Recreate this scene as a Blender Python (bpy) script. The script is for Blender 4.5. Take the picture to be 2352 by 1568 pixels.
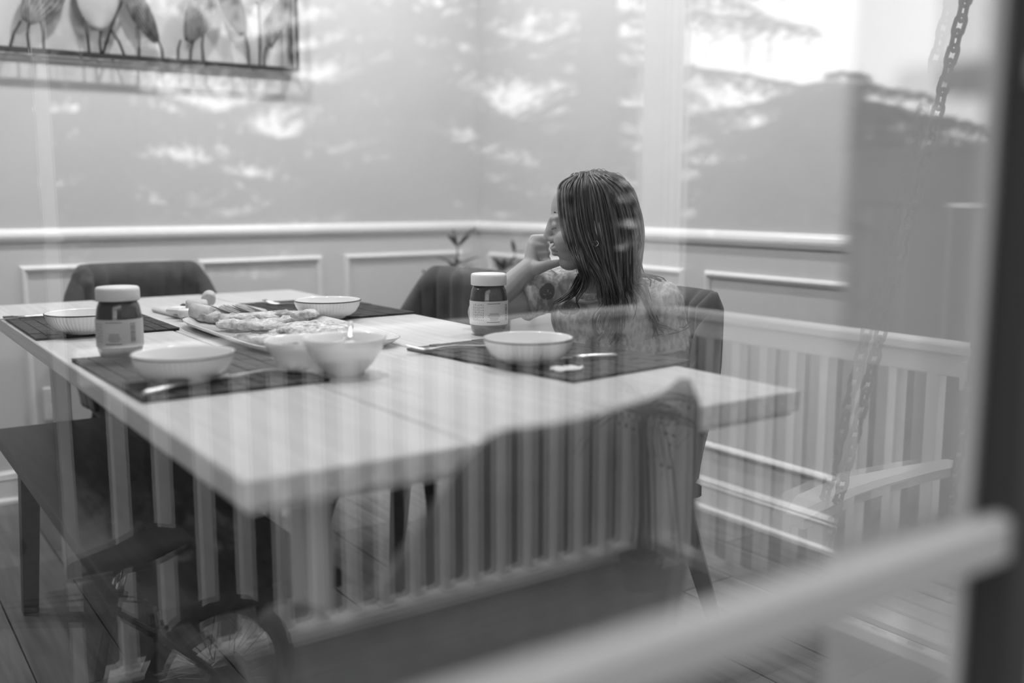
import bpy, bmesh, math, random
import numpy as np
from mathutils import Vector, Matrix, noise as mnoise

for o in list(bpy.data.objects):
    bpy.data.objects.remove(o)
scene = bpy.context.scene
COL = scene.collection
random.seed(7)
rng = np.random.default_rng(7)
R = math.radians

# ------------------------------------------------------------------ camera
# world axes: x and y follow the two room walls, z up, dining room floor at z = 0, metres
CAM_H = 1.05
YAW = R(34.5)
PITCH = math.atan(334 / 2300.0)
cam_d = bpy.data.cameras.new('camera')
cam_d.sensor_width = 36.0
cam_d.lens = 36.0 * 2300 / 2352
cam_d.clip_start = 0.02
cam_d.clip_end = 200
cam_d.dof.use_dof = True
cam_d.dof.focus_distance = 2.22
cam_d.dof.aperture_fstop = 1.45
cam_d.dof.aperture_blades = 0
cam = bpy.data.objects.new('camera', cam_d)
cam.location = (0, 0, CAM_H)
cam.rotation_euler = (math.pi / 2 - PITCH, 0, -YAW)
COL.objects.link(cam)
scene.camera = cam

# ------------------------------------------------------------------ sky: bright even overcast
SKY = 2.9
w = bpy.data.worlds.new('overcast_sky')
scene.world = w
w.use_nodes = True
nt = w.node_tree
bg = nt.nodes['Background']
bg.inputs['Strength'].default_value = SKY
tc = nt.nodes.new('ShaderNodeTexCoord')
nz = nt.nodes.new('ShaderNodeTexNoise')
nz.inputs['Scale'].default_value = 1.6
nz.inputs['Detail'].default_value = 3
rp = nt.nodes.new('ShaderNodeValToRGB')
rp.color_ramp.elements[0].color = (.93, .93, .93, 1)
rp.color_ramp.elements[1].color = (1, 1, 1, 1)
nt.links.new(tc.outputs['Generated'], nz.inputs['Vector'])
nt.links.new(nz.outputs['Fac'], rp.inputs['Fac'])
nt.links.new(rp.outputs['Color'], bg.inputs['Color'])

# exposure
POT_POWER = 11.0
vs = scene.view_settings
vs.view_transform = 'Standard'
vs.look = 'None'
vs.exposure = 0.0
vs.gamma = 1.0
vs.use_curve_mapping = False

# ------------------------------------------------------------------ pixel -> ray (photo is 2352 x 1568)
_fw = (math.sin(YAW), math.cos(YAW))
_rt = (math.cos(YAW), -math.sin(YAW))
def ray(x, y):
    X = (x - 1176) / 2300.0
    Y = -(y - 784) / 2300.0
    a = math.cos(PITCH) + Y * math.sin(PITCH)
    z = -math.sin(PITCH) + Y * math.cos(PITCH)
    return Vector((X * _rt[0] + a * _fw[0], X * _rt[1] + a * _fw[1], z))
def onZ(x, y, z):
    r = ray(x, y)
    return r * ((z - CAM_H) / r.z) + Vector((0, 0, CAM_H))
def onY(x, y, v):
    r = ray(x, y)
    return r * (v / r.y) + Vector((0, 0, CAM_H))
def onX(x, y, u):
    r = ray(x, y)
    return r * (u / r.x) + Vector((0, 0, CAM_H))
GLASS_Y = 0.35
def mir(y):            # a thing seen mirrored in the pane at depth y really stands here
    return 2 * GLASS_Y - y

# ------------------------------------------------------------------ materials
MATS = {}
def mat(name, g, rough=.6, var=0.0, scale=8.0, stretch=(1, 1, 1), bump=0.0, metal=0.0,
        spec=.5, detail=4.0, dist=0.0, sheen=0.0, coat=0.0):
    if name in MATS:
        return MATS[name]
    m = bpy.data.materials.new(name)
    m.use_nodes = True
    n = m.node_tree
    b = n.nodes['Principled BSDF']
    b.inputs['Base Color'].default_value = (g, g, g, 1)
    b.inputs['Roughness'].default_value = rough
    b.inputs['Metallic'].default_value = metal
    b.inputs['Specular IOR Level'].default_value = spec
    if sheen: b.inputs['Sheen Weight'].default_value = sheen
    if coat: b.inputs['Coat Weight'].default_value = coat
    if var or bump:
        t = n.nodes.new('ShaderNodeTexCoord')
        mp = n.nodes.new('ShaderNodeMapping')
        mp.inputs['Scale'].default_value = stretch
        ns = n.nodes.new('ShaderNodeTexNoise')
        ns.inputs['Scale'].default_value = scale
        ns.inputs['Detail'].default_value = detail
        ns.inputs['Distortion'].default_value = dist
        n.links.new(t.outputs['Object'], mp.inputs['Vector'])
        n.links.new(mp.outputs['Vector'], ns.inputs['Vector'])
        r = n.nodes.new('ShaderNodeValToRGB')
        lo = max(0, g * (1 - var)); hi = min(1, g * (1 + var))
        r.color_ramp.elements[0].position = .3
        r.color_ramp.elements[1].position = .7
        r.color_ramp.elements[0].color = (lo, lo, lo, 1)
        r.color_ramp.elements[1].color = (hi, hi, hi, 1)
        n.links.new(ns.outputs['Fac'], r.inputs['Fac'])
        n.links.new(r.outputs['Color'], b.inputs['Base Color'])
        if bump:
            bp = n.nodes.new('ShaderNodeBump')
            bp.inputs['Strength'].default_value = bump
            bp.inputs['Distance'].default_value = .01
            n.links.new(ns.outputs['Fac'], bp.inputs['Height'])
            n.links.new(bp.outputs['Normal'], b.inputs['Normal'])
    MATS[name] = m
    return m

M_wall = mat('wall_paint', .60, .75, .03, 3)
M_wains = mat('wainscot_paint', .66, .6, .02, 3)
M_trim = mat('trim_gloss', .82, .35, .02, 5)
M_ceil = mat('ceiling_paint', .8, .8, .02, 4)
M_floor = mat('oak_floor', .15, .42, .35, 6, (8, .5, 8), .08)
M_floor2 = mat('oak_floor_light', .185, .42, .35, 6, (8, .5, 8), .08)
M_floor3 = mat('oak_floor_dark', .12, .42, .35, 6, (8, .5, 8), .08)
M_table = mat('pale_wood', .60, .34, .12, 7, (14, .45, 14), .05, detail=6)
M_table_edge = mat('pale_wood_edge', .60, .5, .12, 7, (14, .45, 14), .05)
M_leg = mat('pale_wood_leg', .60, .5, .1, 7, (8, 8, .5), .03)
M_fabric = mat('grey_velvet', .062, .85, .3, 14, bump=.1, sheen=.25, spec=.3)
M_dark = mat('black_wood', .022, .5, .25, 8, (3, 3, .5))
M_bench = mat('dark_bench_wood', .035, .5, .3, 7, (10, .6, 10), .06)
M_mat = mat('placemat_leather', .022, .6, .45, 40, bump=.3, spec=.35)
M_ceramic = mat('white_ceramic', .82, .12, .02, 5, coat=.3)
M_rim = mat('dark_glaze_line', .07, .2)
M_steel = mat('brushed_steel', .80, .34, .08, 40, metal=1.0)
M_metal_blk = mat('black_metal', .02, .45, .2, 20)
M_lid = mat('white_plastic', .82, .4, .02, 9)
M_choc = mat('hazelnut_cocoa_spread', .045, .25, .35, 22, coat=.3)
M_label = mat('paper_label', .72, .6, .02, 9)
M_ink = mat('printed_ink', .16, .7)
M_crepe = mat('crepe', .55, .7, .42, 60, bump=.6)
M_crepe3 = mat('crepe_browned', .42, .7, .5, 50, bump=.6)
M_crepe2 = mat('flatbread', .58, .75, .55, 110, bump=.5, detail=2)
M_cracker = mat('cracker', .62, .8, .15, 60, bump=.4)
M_ham = mat('cured_meat', .48, .45, .3, 30, bump=.2)
M_cheese = mat('soft_cheese', .78, .5, .05, 20)
M_yog = mat('yoghurt', .85, .35, .03, 30, bump=.2)
M_nut = mat('dark_fruit', .05, .5, .3, 30)
M_paper = mat('white_paper', .85, .7, .03, 20, bump=.2)
M_leaf = mat('plant_leaf', .05, .45, .3, 12)
M_stem = mat('plant_stem', .17, .6, .3, 12)
M_pot = mat('stone_pot', .22, .8, .2, 20, bump=.2)
M_soil = mat('potting_soil', .02, .95, .4, 40, bump=.6)
M_art_rib = mat('hammered_metal_petal', .17, .55, .6, 40, (1.6, 1, .5), .6)
M_art_pale = mat('pale_metal_petal', .45, .5, .12, 9, bump=.1)
M_art_dark = mat('dark_metal_petal', .02, .4, .2, 9)
M_plate = mat('outlet_plastic', .8, .35)
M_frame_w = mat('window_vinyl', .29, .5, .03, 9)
M_frame_b = mat('window_gasket', .012, .7)
M_siding = mat('house_siding', .5, .7, .05, 5, (.3, 1, 14))
M_rail = mat('painted_rail', .62, .5, .05, 16, bump=.05)
M_deck = mat('deck_boards', .105, .7, .4, 5, (.8, 9, 9), .15)
M_privacy = mat('privacy_wall_paint', .19, .7, .06, 5)
M_fence = mat('fence_boards', .14, .75, .1, 5, (6, 6, .5), .1)
M_batten = mat('fence_battens', .36, .7, .1, 6)
M_grass = mat('lawn', .05, .95, .5, 6, bump=.4)
M_drive = mat('pale_gravel_drive', .50, .9, .25, 14, bump=.3)
M_needle = mat('fir_needles', .062, .7, .5, 9, spec=.2)
M_bark = mat('fir_bark', .045, .9, .4, 14, (1, 1, .3), .5)
M_tyre = mat('tyre_rubber', .012, .8, .3, 60, bump=.5)
M_bike = mat('bike_paint', .02, .3, .1, 9, coat=.3)
M_saddle = mat('saddle_vinyl', .015, .5, .2, 20)
M_chrome = mat('chrome', .7, .12, metal=1.0)
M_swing = mat('swing_white_wood', .60, .55, .06, 9, bump=.05)
M_chain = mat('galvanised_chain', .10, .5, .3, 40, metal=.3)
M_skin = mat('skin', .40, .5, .06, 25, spec=.35)
M_lip = mat('lip_skin', .20, .45)
M_hair = mat('brown_hair', .026, .38, .6, 30, (4, 4, .6), spec=.5)
M_hair2 = mat('brown_hair_light', .10, .36, .5, 30, (4, 4, .6), spec=.5)
M_brow = mat('brow_hair', .05, .6)
M_denim = mat('dark_trousers', .06, .85, .2, 60, bump=.2)
M_band = mat('shirt_band', .42, .85, .12, 60)
M_twig = mat('bare_twig', .035, .8, .3, 20)
M_berry = mat('dark_berry', .06, .25, coat=.5)

def glass_material():
    m = bpy.data.materials.new('window_glass')
    m.use_nodes = True
    n = m.node_tree
    for k in list(n.nodes):
        n.nodes.remove(k)
    out = n.nodes.new('ShaderNodeOutputMaterial')
    tr = n.nodes.new('ShaderNodeBsdfTransparent')
    tr.inputs['Color'].default_value = (.985, .985, .985, 1)
    gl = n.nodes.new('ShaderNodeBsdfGlossy')
    gl.inputs['Roughness'].default_value = 0.0
    gl.inputs['Color'].default_value = (1, 1, 1, 1)
    lw = n.nodes.new('ShaderNodeLayerWeight')
    lw.inputs['Blend'].default_value = .5
    pw = n.nodes.new('ShaderNodeMath'); pw.operation = 'POWER'
    pw.inputs[1].default_value = 3.4
    mu = n.nodes.new('ShaderNodeMath'); mu.operation = 'MULTIPLY_ADD'
    F0 = .085                      # both faces of one float-glass sheet
    mu.inputs[1].default_value = 1 - F0
    mu.inputs[2].default_value = F0
    mx = n.nodes.new('ShaderNodeMixShader')
    n.links.new(lw.outputs['Facing'], pw.inputs[0])
    n.links.new(pw.outputs[0], mu.inputs[0])
    n.links.new(mu.outputs[0], mx.inputs['Fac'])
    n.links.new(tr.outputs[0], mx.inputs[1])
    n.links.new(gl.outputs[0], mx.inputs[2])
    n.links.new(mx.outputs[0], out.inputs['Surface'])
    return m
M_glass = glass_material()

def jar_glass():
    m = bpy.data.materials.new('jar_glass')
    m.use_nodes = True
    n = m.node_tree
    for k in list(n.nodes):
        n.nodes.remove(k)
    out = n.nodes.new('ShaderNodeOutputMaterial')
    tr = n.nodes.new('ShaderNodeBsdfTransparent')
    gl = n.nodes.new('ShaderNodeBsdfGlossy'); gl.inputs['Roughness'].default_value = .03
    mx = n.nodes.new('ShaderNodeMixShader'); mx.inputs['Fac'].default_value = .07
    n.links.new(tr.outputs[0], mx.inputs[1]); n.links.new(gl.outputs[0], mx.inputs[2])
    n.links.new(mx.outputs[0], out.inputs['Surface'])
    return m
M_jarglass = jar_glass()

def emit_mat(name, s):
    m = bpy.data.materials.new(name)
    m.use_nodes = True
    b = m.node_tree.nodes['Principled BSDF']
    b.inputs['Base Color'].default_value = (.9, .9, .9, 1)
    b.inputs['Emission Color'].default_value = (1, 1, 1, 1)
    b.inputs['Emission Strength'].default_value = s
    return m
M_lens = emit_mat('lit_lamp_lens', 30)

# ------------------------------------------------------------------ mesh collector
class MB:
    def __init__(s):
        s.v = []; s.f = []
    def add(s, vs, fs):
        o = len(s.v)
        s.v.extend([Vector(p) for p in vs])
        s.f.extend([tuple(i + o for i in f) for f in fs])
        return s
    def box(s, c, d, rz=0.0, bev=0.0):
        hx, hy, hz = d[0] / 2, d[1] / 2, d[2] / 2
        if bev <= 0:
            P = [(-hx, -hy, -hz), (hx, -hy, -hz), (hx, hy, -hz), (-hx, hy, -hz),
                 (-hx, -hy, hz), (hx, -hy, hz), (hx, hy, hz), (-hx, hy, hz)]
            Fc = [(0, 3, 2, 1), (4, 5, 6, 7), (0, 1, 5, 4), (1, 2, 6, 5), (2, 3, 7, 6), (3, 0, 4, 7)]
        else:
            P = []; b = min(bev, hx * .9, hy * .9, hz * .9)
            for (zz, k) in ((-hz, b), (-hz + b, 0), (hz - b, 0), (hz, b)):
                x, y = hx - k, hy - k
                q = b * .6
                P += [(-x, -y + q, zz), (-x + q, -y, zz), (x - q, -y, zz), (x, -y + q, zz),
                      (x, y - q, zz), (x - q, y, zz), (-x + q, y, zz), (-x, y - q, zz)]
            Fc = [tuple(range(7, -1, -1)), tuple(range(24, 32))]
            for l in range(3):
                for i in range(8):
                    j = (i + 1) % 8
                    Fc.append((l * 8 + i, l * 8 + j, l * 8 + 8 + j, l * 8 + 8 + i))
        cs, sn = math.cos(rz), math.sin(rz)
        s.add([(c[0] + x * cs - y * sn, c[1] + x * sn + y * cs, c[2] + z) for x, y, z in P], Fc)
        return s
    def bar(s, a, b, w0, h0=None, w1=None, h1=None, up=(0, 0, 1)):
        a = Vector(a); b = Vector(b)
        h0 = w0 if h0 is None else h0
        w1 = w0 if w1 is None else w1
        h1 = h0 if h1 is None else h1
        d = (b - a).normalized(); u = Vector(up)
        if abs(d.dot(u)) > .98: u = Vector((1, 0, 0))
        r = d.cross(u).normalized(); u = r.cross(d).normalized()
        P = []
        for p, w_, h_ in ((a, w0, h0), (b, w1, h1)):
            P += [p - r * w_ / 2 - u * h_ / 2, p + r * w_ / 2 - u * h_ / 2,
                  p + r * w_ / 2 + u * h_ / 2, p - r * w_ / 2 + u * h_ / 2]
        s.add(P, [(0, 3, 2, 1), (4, 5, 6, 7), (0, 1, 5, 4), (1, 2, 6, 5), (2, 3, 7, 6), (3, 0, 4, 7)])
        return s
    def tube(s, pts, rad, n=8, cap=True, flat=None):
        pts = [Vector(p) for p in pts]
        if not hasattr(rad, '__len__'): rad = [rad] * len(pts)
        P = []; Fc = []
        prev = None
        for i, p in enumerate(pts):
            d = (pts[min(i + 1, len(pts) - 1)] - pts[max(i - 1, 0)])
            d = d.normalized() if d.length > 1e-9 else Vector((0, 0, 1))
            if prev is None:
                u = Vector((0, 0, 1)) if abs(d.z) < .9 else Vector((1, 0, 0))
            else:
                u = prev
            r = d.cross(u)
            if r.length < 1e-6: r = d.cross(Vector((.3, 1, .2)))
            r.normalize(); u = r.cross(d).normalized(); prev = u
            for k in range(n):
                a = 2 * math.pi * k / n
                f = 1 if flat is None else flat
                P.append(p + r * math.cos(a) * rad[i] + u * math.sin(a) * rad[i] * f)
        for i in range(len(pts) - 1):
            for k in range(n):
                j = (k + 1) % n
                Fc.append((i * n + k, i * n + j, (i + 1) * n + j, (i + 1) * n + k))
        if cap:
            Fc.append(tuple(range(n - 1, -1, -1)))
            Fc.append(tuple((len(pts) - 1) * n + k for k in range(n)))
        s.add(P, Fc)
        return s
    def lathe(s, prof, c=(0, 0, 0), n=32, ribs=None, cap0=True, cap1=False):
        # ribs: (count, depth, first profile index, last index)
        P = []; Fc = []
        for i, (r, z) in enumerate(prof):
            for k in range(n):
                a = 2 * math.pi * k / n
                rr = r
                if ribs and ribs[2] <= i <= ribs[3]:
                    rr = r - ribs[1] * (1 - abs(math.cos(a * ribs[0] / 2)))
                P.append((c[0] + rr * math.cos(a), c[1] + rr * math.sin(a), c[2] + z))
        m = len(prof)
        for i in range(m - 1):
            for k in range(n):
                j = (k + 1) % n
                Fc.append((i * n + k, i * n + j, (i + 1) * n + j, (i + 1) * n + k))
        if cap0: Fc.append(tuple(range(n - 1, -1, -1)))
        if cap1: Fc.append(tuple((m - 1) * n + k for k in range(n)))
        s.add(P, Fc)
        return s
    def ell(s, c, r, rot=None, seg=16, ring=10):
        P = [Vector((0, 0, -1))]
        for i in range(1, ring):
            t = -math.pi / 2 + math.pi * i / ring
            for k in range(seg):
                a = 2 * math.pi * k / seg
                P.append(Vector((math.cos(t) * math.cos(a), math.cos(t) * math.sin(a), math.sin(t))))
        P.append(Vector((0, 0, 1)))
        Fc = []
        for k in range(seg):
            Fc.append((0, 1 + (k + 1) % seg, 1 + k))
            top = 1 + (ring - 2) * seg
            Fc.append((top + k, top + (k + 1) % seg, len(P) - 1))
        for i in range(ring - 2):
            for k in range(seg):
                j = (k + 1) % seg
                a0 = 1 + i * seg
                Fc.append((a0 + k, a0 + j, a0 + seg + j, a0 + seg + k))
        if not hasattr(r, '__len__'): r = (r, r, r)
        Q = []
        for p in P:
            q = Vector((p.x * r[0], p.y * r[1], p.z * r[2]))
            if rot is not None: q = rot @ q
            Q.append(q + Vector(c))
        s.add(Q, Fc)
        return s
    def caps(s, a, b, r0, r1, n=14):
        # tapered capsule
        a = Vector(a); b = Vector(b); d = b - a; L = d.length
        d = d / L if L > 1e-9 else Vector((0, 0, 1))
        pts = []; rad = []
        for i in range(5):
            t = math.pi / 2 * (1 - i / 4)
            pts.append(a - d * r0 * math.sin(t)); rad.append(max(r0 * math.cos(t), 1e-4))
        for i in range(5):
            t = math.pi / 2 * i / 4
            pts.append(b + d * r1 * math.sin(t)); rad.append(max(r1 * math.cos(t), 1e-4))
        s.tube(pts, rad, n)
        return s
    def build(s, name, m, parent=None, origin=(0, 0, 0), smooth=False, loc=None, rz=0.0):
        me = bpy.data.meshes.new(name)
        o_ = Vector(origin)
        me.from_pydata([p - o_ for p in s.v], [], s.f)
        me.update()
        bm = bmesh.new(); bm.from_mesh(me)
        bmesh.ops.recalc_face_normals(bm, faces=bm.faces)
        bm.to_mesh(me); bm.free()
        me.materials.append(m)
        if smooth:
            for p in me.polygons: p.use_smooth = True
        ob = bpy.data.objects.new(name, me)
        COL.objects.link(ob)
        if parent is not None: ob.parent = parent
        ob.location = loc if loc is not None else ((0, 0, 0) if parent is not None else origin)
        ob.rotation_euler.z = rz
        return ob

def auto_smooth(o, ang=35):
    for p in o.data.polygons: p.use_smooth = True
    try:
        o.data.set_sharp_from_angle(angle=R(ang))
    except Exception:
        pass
    return o
def tag(o, label=None, cat=None, group=None, kind=None):
    if label: o['label'] = label
    if cat: o['category'] = cat
    if group: o['group'] = group
    if kind: o['kind'] = kind
    return o
def thing(name, loc, label, cat, rz=0.0, group=None):
    o = bpy.data.objects.new(name, None)
    o.empty_display_size = .05
    COL.objects.link(o)
    o.location = loc
    o.rotation_euler = (0, 0, rz)
    return tag(o, label, cat, group)
def dup(root, loc, rz, label=None):
    r = root.copy(); COL.objects.link(r); r.location = loc; r.rotation_euler = (0, 0, rz)
    if label: r['label'] = label
    for ch in list(root.children):
        c = ch.copy(); COL.objects.link(c); c.parent = r
        for g in ch.children:
            d = g.copy(); COL.objects.link(d); d.parent = c
    return r
def inst(me_obj, name, loc, parent, rz=0.0, m=None):
    o = bpy.data.objects.new(name, me_obj.data)
    COL.objects.link(o)
    o.parent = parent
    o.location = loc
    o.rotation_euler.z = rz
    if m is not None:
        o.material_slots[0].link = 'OBJECT'
        o.material_slots[0].material = m
    return o

# ================================================================== ROOM SHELL
XR, YB = 2.40, 3.75            # right wall, back wall
XL, YF = -2.6, 0.47            # left wall, inner face of the window wall
CEIL = 2.45
YO = 0.338                     # outer face of the window wall
WX0, WX1, WZ0, WZ1 = -1.05, .627, .30, 2.02

floor = MB().box(((XL + XR) / 2, (YF + YB) / 2, -.06), (XR - XL, YB - YF, .08)).build('floor', M_dark)
tag(floor, kind='structure')
PWD = .19
pl = None
k = 0
x = XR - PWD / 2
while x > XL:
    y = YB - random.uniform(.2, 1.1)
    ends = [YB]
    while y > YF:
        ends.append(y); y -= random.choice((1.2, 1.2, 1.5))
    ends.append(YF)
    for a, b in zip(ends[:-1], ends[1:]):
        if a - b < .03: continue
        m = (M_floor, M_floor2, M_floor3)[k % 3 if random.random() < .7 else 0]
        MB().box((x, (a + b) / 2, -.0105), (PWD - .003, a - b - .003, .021), bev=.0012) \
            .build('plank', m, floor)
        k += 1
    x -= PWD

wb = MB().box(((XL + XR) / 2, YB + .06, CEIL / 2 - .01), (XR - XL + .3, .12, CEIL + .08)).build('wall_back', M_wall)
tag(wb, kind='structure')
wr = MB().box((XR + .06, (YF + YB) / 2 - .02, CEIL / 2 - .01), (.12, YB - YF + .2, CEIL + .08)).build('wall_right', M_wall)
tag(wr, kind='structure')
wl = MB().box((XL - .06, (YF + YB) / 2, CEIL / 2 - .01), (.12, YB - YF + .2, CEIL + .08)).build('wall_left', M_wall)
tag(wl, kind='structure')
ce = MB().box(((XL + XR) / 2, (YF + YB) / 2, CEIL + .06), (XR - XL + .3, YB - YF + .3, .12)).build('ceiling', M_ceil)
tag(ce, kind='structure')
wf = MB()
yc, yd = (YO + YF) / 2, YF - YO
wf.box(((XL - .3 + WX0) / 2, yc, 1.05), (WX0 - XL + .3, yd, 3.0))
wf.box(((WX1 + XR + .3) / 2, yc, 1.05), (XR + .3 - WX1, yd, 3.0))
wf.box(((WX0 + WX1) / 2, yc, (WZ0 - .45) / 2), (WX1 - WX0, yd, WZ0 + .45))
wf.box(((WX0 + WX1) / 2, yc, (WZ1 + 2.55) / 2), (WX1 - WX0, yd, 2.55 - WZ1))
wfo = wf.build('wall_front', M_wall)
tag(wfo, kind='structure')
# outside cladding, lap boards
sd = MB()
z = -.42
while z < 2.5:
    for (a, b) in ((XL - .3, WX0 - .09), (WX1 + .20, XR + .3)):
        sd.add([(a, YO - .002, z), (b, YO - .002, z), (b, YO - .022, z), (a, YO - .022, z),
                (a, YO - .002, z + .16), (b, YO - .002, z + .16), (b, YO - .006, z + .16), (a, YO - .006, z + .16)],
               [(0, 1, 2, 3), (4, 7, 6, 5), (3, 2, 6, 7), (0, 4, 5, 1), (0, 3, 7, 4), (1, 5, 6, 2)])
    z += .155
so = sd.build('siding', M_siding, wfo)

# wainscot: painted lower wall, chair rail, picture-frame mouldings, baseboard
def profile_run(prof, p0, p1, nrm, name, m, parent=None):
    # prof: list of (out, z) ; swept from p0 to p1 on a wall with inward normal nrm
    p0 = Vector(p0); p1 = Vector(p1); nrm = Vector(nrm)
    P = []; n = len(prof)
    for p in (p0, p1):
        for (o, z) in prof:
            P.append(p + nrm * o + Vector((0, 0, z)))
    Fc = [(i, (i + 1) % n, n + (i + 1) % n, n + i) for i in range(n)]
    Fc += [tuple(range(n - 1, -1, -1)), tuple(range(n, 2 * n))]
    return MB().add(P, Fc).build(name, m, parent)
rail_prof = [(0, .892), (.010, .893), (.015, .897), (.020, .908), (.021, .916), (.018, .926), (.012, .934), (.006, .939), (0, .941)]
base_prof = [(0, 0), (.024, 0), (.024, .012), (.014, .02), (.014, .082), (.017, .088), (.012, .094), (.016, .10), (.008, .112), (0, .114)]
BACKN, RIGHTN = (0, -1, 0), (-1, 0, 0)
LOWT = .89
def wainscot_panel(a, b, nrm, nm):
    a = Vector(a); b = Vector(b); n_ = Vector(nrm)
    P = [a, b, b + Vector((0, 0, LOWT)), a + Vector((0, 0, LOWT))]
    P2 = [p + n_ * .004 for p in P]
    return MB().add(P + P2, [(0, 1, 2, 3), (7, 6, 5, 4), (0, 4, 5, 1), (1, 5, 6, 2), (2, 6, 7, 3), (3, 7, 4, 0)])
wainscot_panel((XL, YB, 0), (XR, YB, 0), BACKN, '').build('wainscot_panel', M_wains, wb)
wainscot_panel((XR, YF, 0), (XR, YB, 0), RIGHTN, '').build('wainscot_panel', M_wains, wr)
t1 = profile_run(rail_prof, (XL, YB, 0), (XR, YB, 0), BACKN, 'trim_1', M_trim); tag(t1, kind='structure')
t2 = profile_run(rail_prof, (XR, YF, 0), (XR, YB, 0), RIGHTN, 'trim_2', M_trim); tag(t2, kind='structure')
b1 = profile_run(base_prof, (XL, YB, 0), (XR, YB, 0), BACKN, 'baseboard_back', M_trim); tag(b1, kind='structure')
b2 = profile_run(base_prof, (XR, YF, 0), (XR, YB, 0), RIGHTN, 'baseboard_right', M_trim); tag(b2, kind='structure')
b3 = profile_run(base_prof, (XL, YF, 0), (XL, YB, 0), (1, 0, 0), 'baseboard_left', M_trim); tag(b3, kind='structure')
def moulding(wall, c0, c1, z0, z1, along, fixed, nrm):
    # mitred rectangular picture-frame moulding
    W = .026
    prof = [(0, 0), (.005, .002), (.012, .007), (.014, .012), (.011, .018), (.006, .023), (.002, W)]
    def pt(a, z, o):
        if along == 'x': return Vector((a, fixed + nrm * o, z))
        return Vector((fixed + nrm * o, a, z))
    rings = []
    for (o, w_) in prof:
        rings.append([pt(c0 + w_, z0 + w_, o), pt(c1 - w_, z0 + w_, o), pt(c1 - w_, z1 - w_, o), pt(c0 + w_, z1 - w_, o)])
    P = [p for r in rings for p in r]
    Fc = []
    for i in range(len(rings) - 1):
        for q in range(4):
            j = (q + 1) % 4
            Fc.append((i * 4 + q, i * 4 + j, i * 4 + 4 + j, i * 4 + 4 + q))
    MB().add(P, Fc).build('panel_moulding', M_trim, wall)
for c0, c1 in ((-2.4, -1.25), (-1.12, -.30), (-.18, .43), (.545, 1.05), (1.15, 1.65), (1.745, 2.31)):
    moulding(wb, c0, c1, .212, .815, 'x', YB - .004, -1)
for c0, c1 in ((.75, 1.35), (1.46, 2.36), (2.455, 3.02), (3.12, 3.66)):
    moulding(wr, c0, c1, .212, .808, 'y', XR - .004, -1)

# ------------------------------------------------------------------ window
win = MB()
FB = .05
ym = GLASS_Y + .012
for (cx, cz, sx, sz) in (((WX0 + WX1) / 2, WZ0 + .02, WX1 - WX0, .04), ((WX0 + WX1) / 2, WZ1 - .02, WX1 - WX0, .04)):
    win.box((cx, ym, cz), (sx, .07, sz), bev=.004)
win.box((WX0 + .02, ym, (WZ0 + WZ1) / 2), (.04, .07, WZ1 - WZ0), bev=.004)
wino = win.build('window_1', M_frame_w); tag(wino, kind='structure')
MB().box((WX1 + .012, GLASS_Y - .006, (WZ0 + WZ1) / 2), (.034, .030, WZ1 - WZ0 - .002)).build('gasket', M_frame_b, wino)
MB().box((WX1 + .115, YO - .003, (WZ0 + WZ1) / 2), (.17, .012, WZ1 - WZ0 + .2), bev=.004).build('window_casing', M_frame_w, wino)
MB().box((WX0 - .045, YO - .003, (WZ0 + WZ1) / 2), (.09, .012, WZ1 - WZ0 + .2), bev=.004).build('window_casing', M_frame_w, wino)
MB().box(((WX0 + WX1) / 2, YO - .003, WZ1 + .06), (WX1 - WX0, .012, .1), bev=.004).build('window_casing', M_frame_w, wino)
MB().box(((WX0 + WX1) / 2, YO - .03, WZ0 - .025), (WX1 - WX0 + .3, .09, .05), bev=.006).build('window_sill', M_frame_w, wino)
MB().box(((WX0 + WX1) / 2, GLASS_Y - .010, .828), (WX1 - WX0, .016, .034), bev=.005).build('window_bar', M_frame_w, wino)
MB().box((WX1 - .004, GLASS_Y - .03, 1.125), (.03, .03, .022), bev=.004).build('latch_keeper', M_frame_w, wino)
for yy in (GLASS_Y, GLASS_Y + .017):
    g = MB().add([(WX0 + .03, yy, WZ0 + .03), (WX1, yy, WZ0 + .03), (WX1, yy, WZ1 - .03), (WX0 + .03, yy, WZ1 - .03)],
                 [(0, 1, 2, 3)]).build('glass_pane', M_glass, wino)
# inner return of the opening
jb = MB()
jb.box((WX1 - .001, (GLASS_Y + .012 + YF) / 2 + .001, (WZ0 + WZ1) / 2), (.010, YF - GLASS_Y - .010, WZ1 - WZ0 - .09))
jb.build('window_jamb', M_wall, wino)

# ------------------------------------------------------------------ recessed ceiling lights
def pot(xy, label):
    t = thing('recessed_light_offscreen', (xy[0], xy[1], CEIL), label, 'light', group='recessed lights in the ceiling')
    ring = MB().lathe([(.050, -.001), (.052, -.004), (.072, -.005), (.078, -.001), (.078, .002), (.050, .002)], n=28, cap0=False)
    ring.build('trim_ring', M_trim, t, smooth=True)
    MB().lathe([(.0005, -.0015), (.05, -.0015), (.05, .001)], n=28, cap0=False).build('lens_offscreen', M_lens, t)
    l = bpy.data.lights.new('ceiling_lamp_offscreen', 'AREA')
    l.shape = 'DISK'; l.size = .10; l.energy = POT_POWER
    lo = bpy.data.objects.new('ceiling_lamp_offscreen', l); COL.objects.link(lo)
    lo.parent = t; lo.location = (0, 0, -.008)
for xy in ((-.1, 3.1), (.9, 3.1), (1.85, 3.1), (.9, 1.9), (1.85, 1.9)):
    pot(xy, 'small round recessed light set in the white ceiling')

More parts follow.
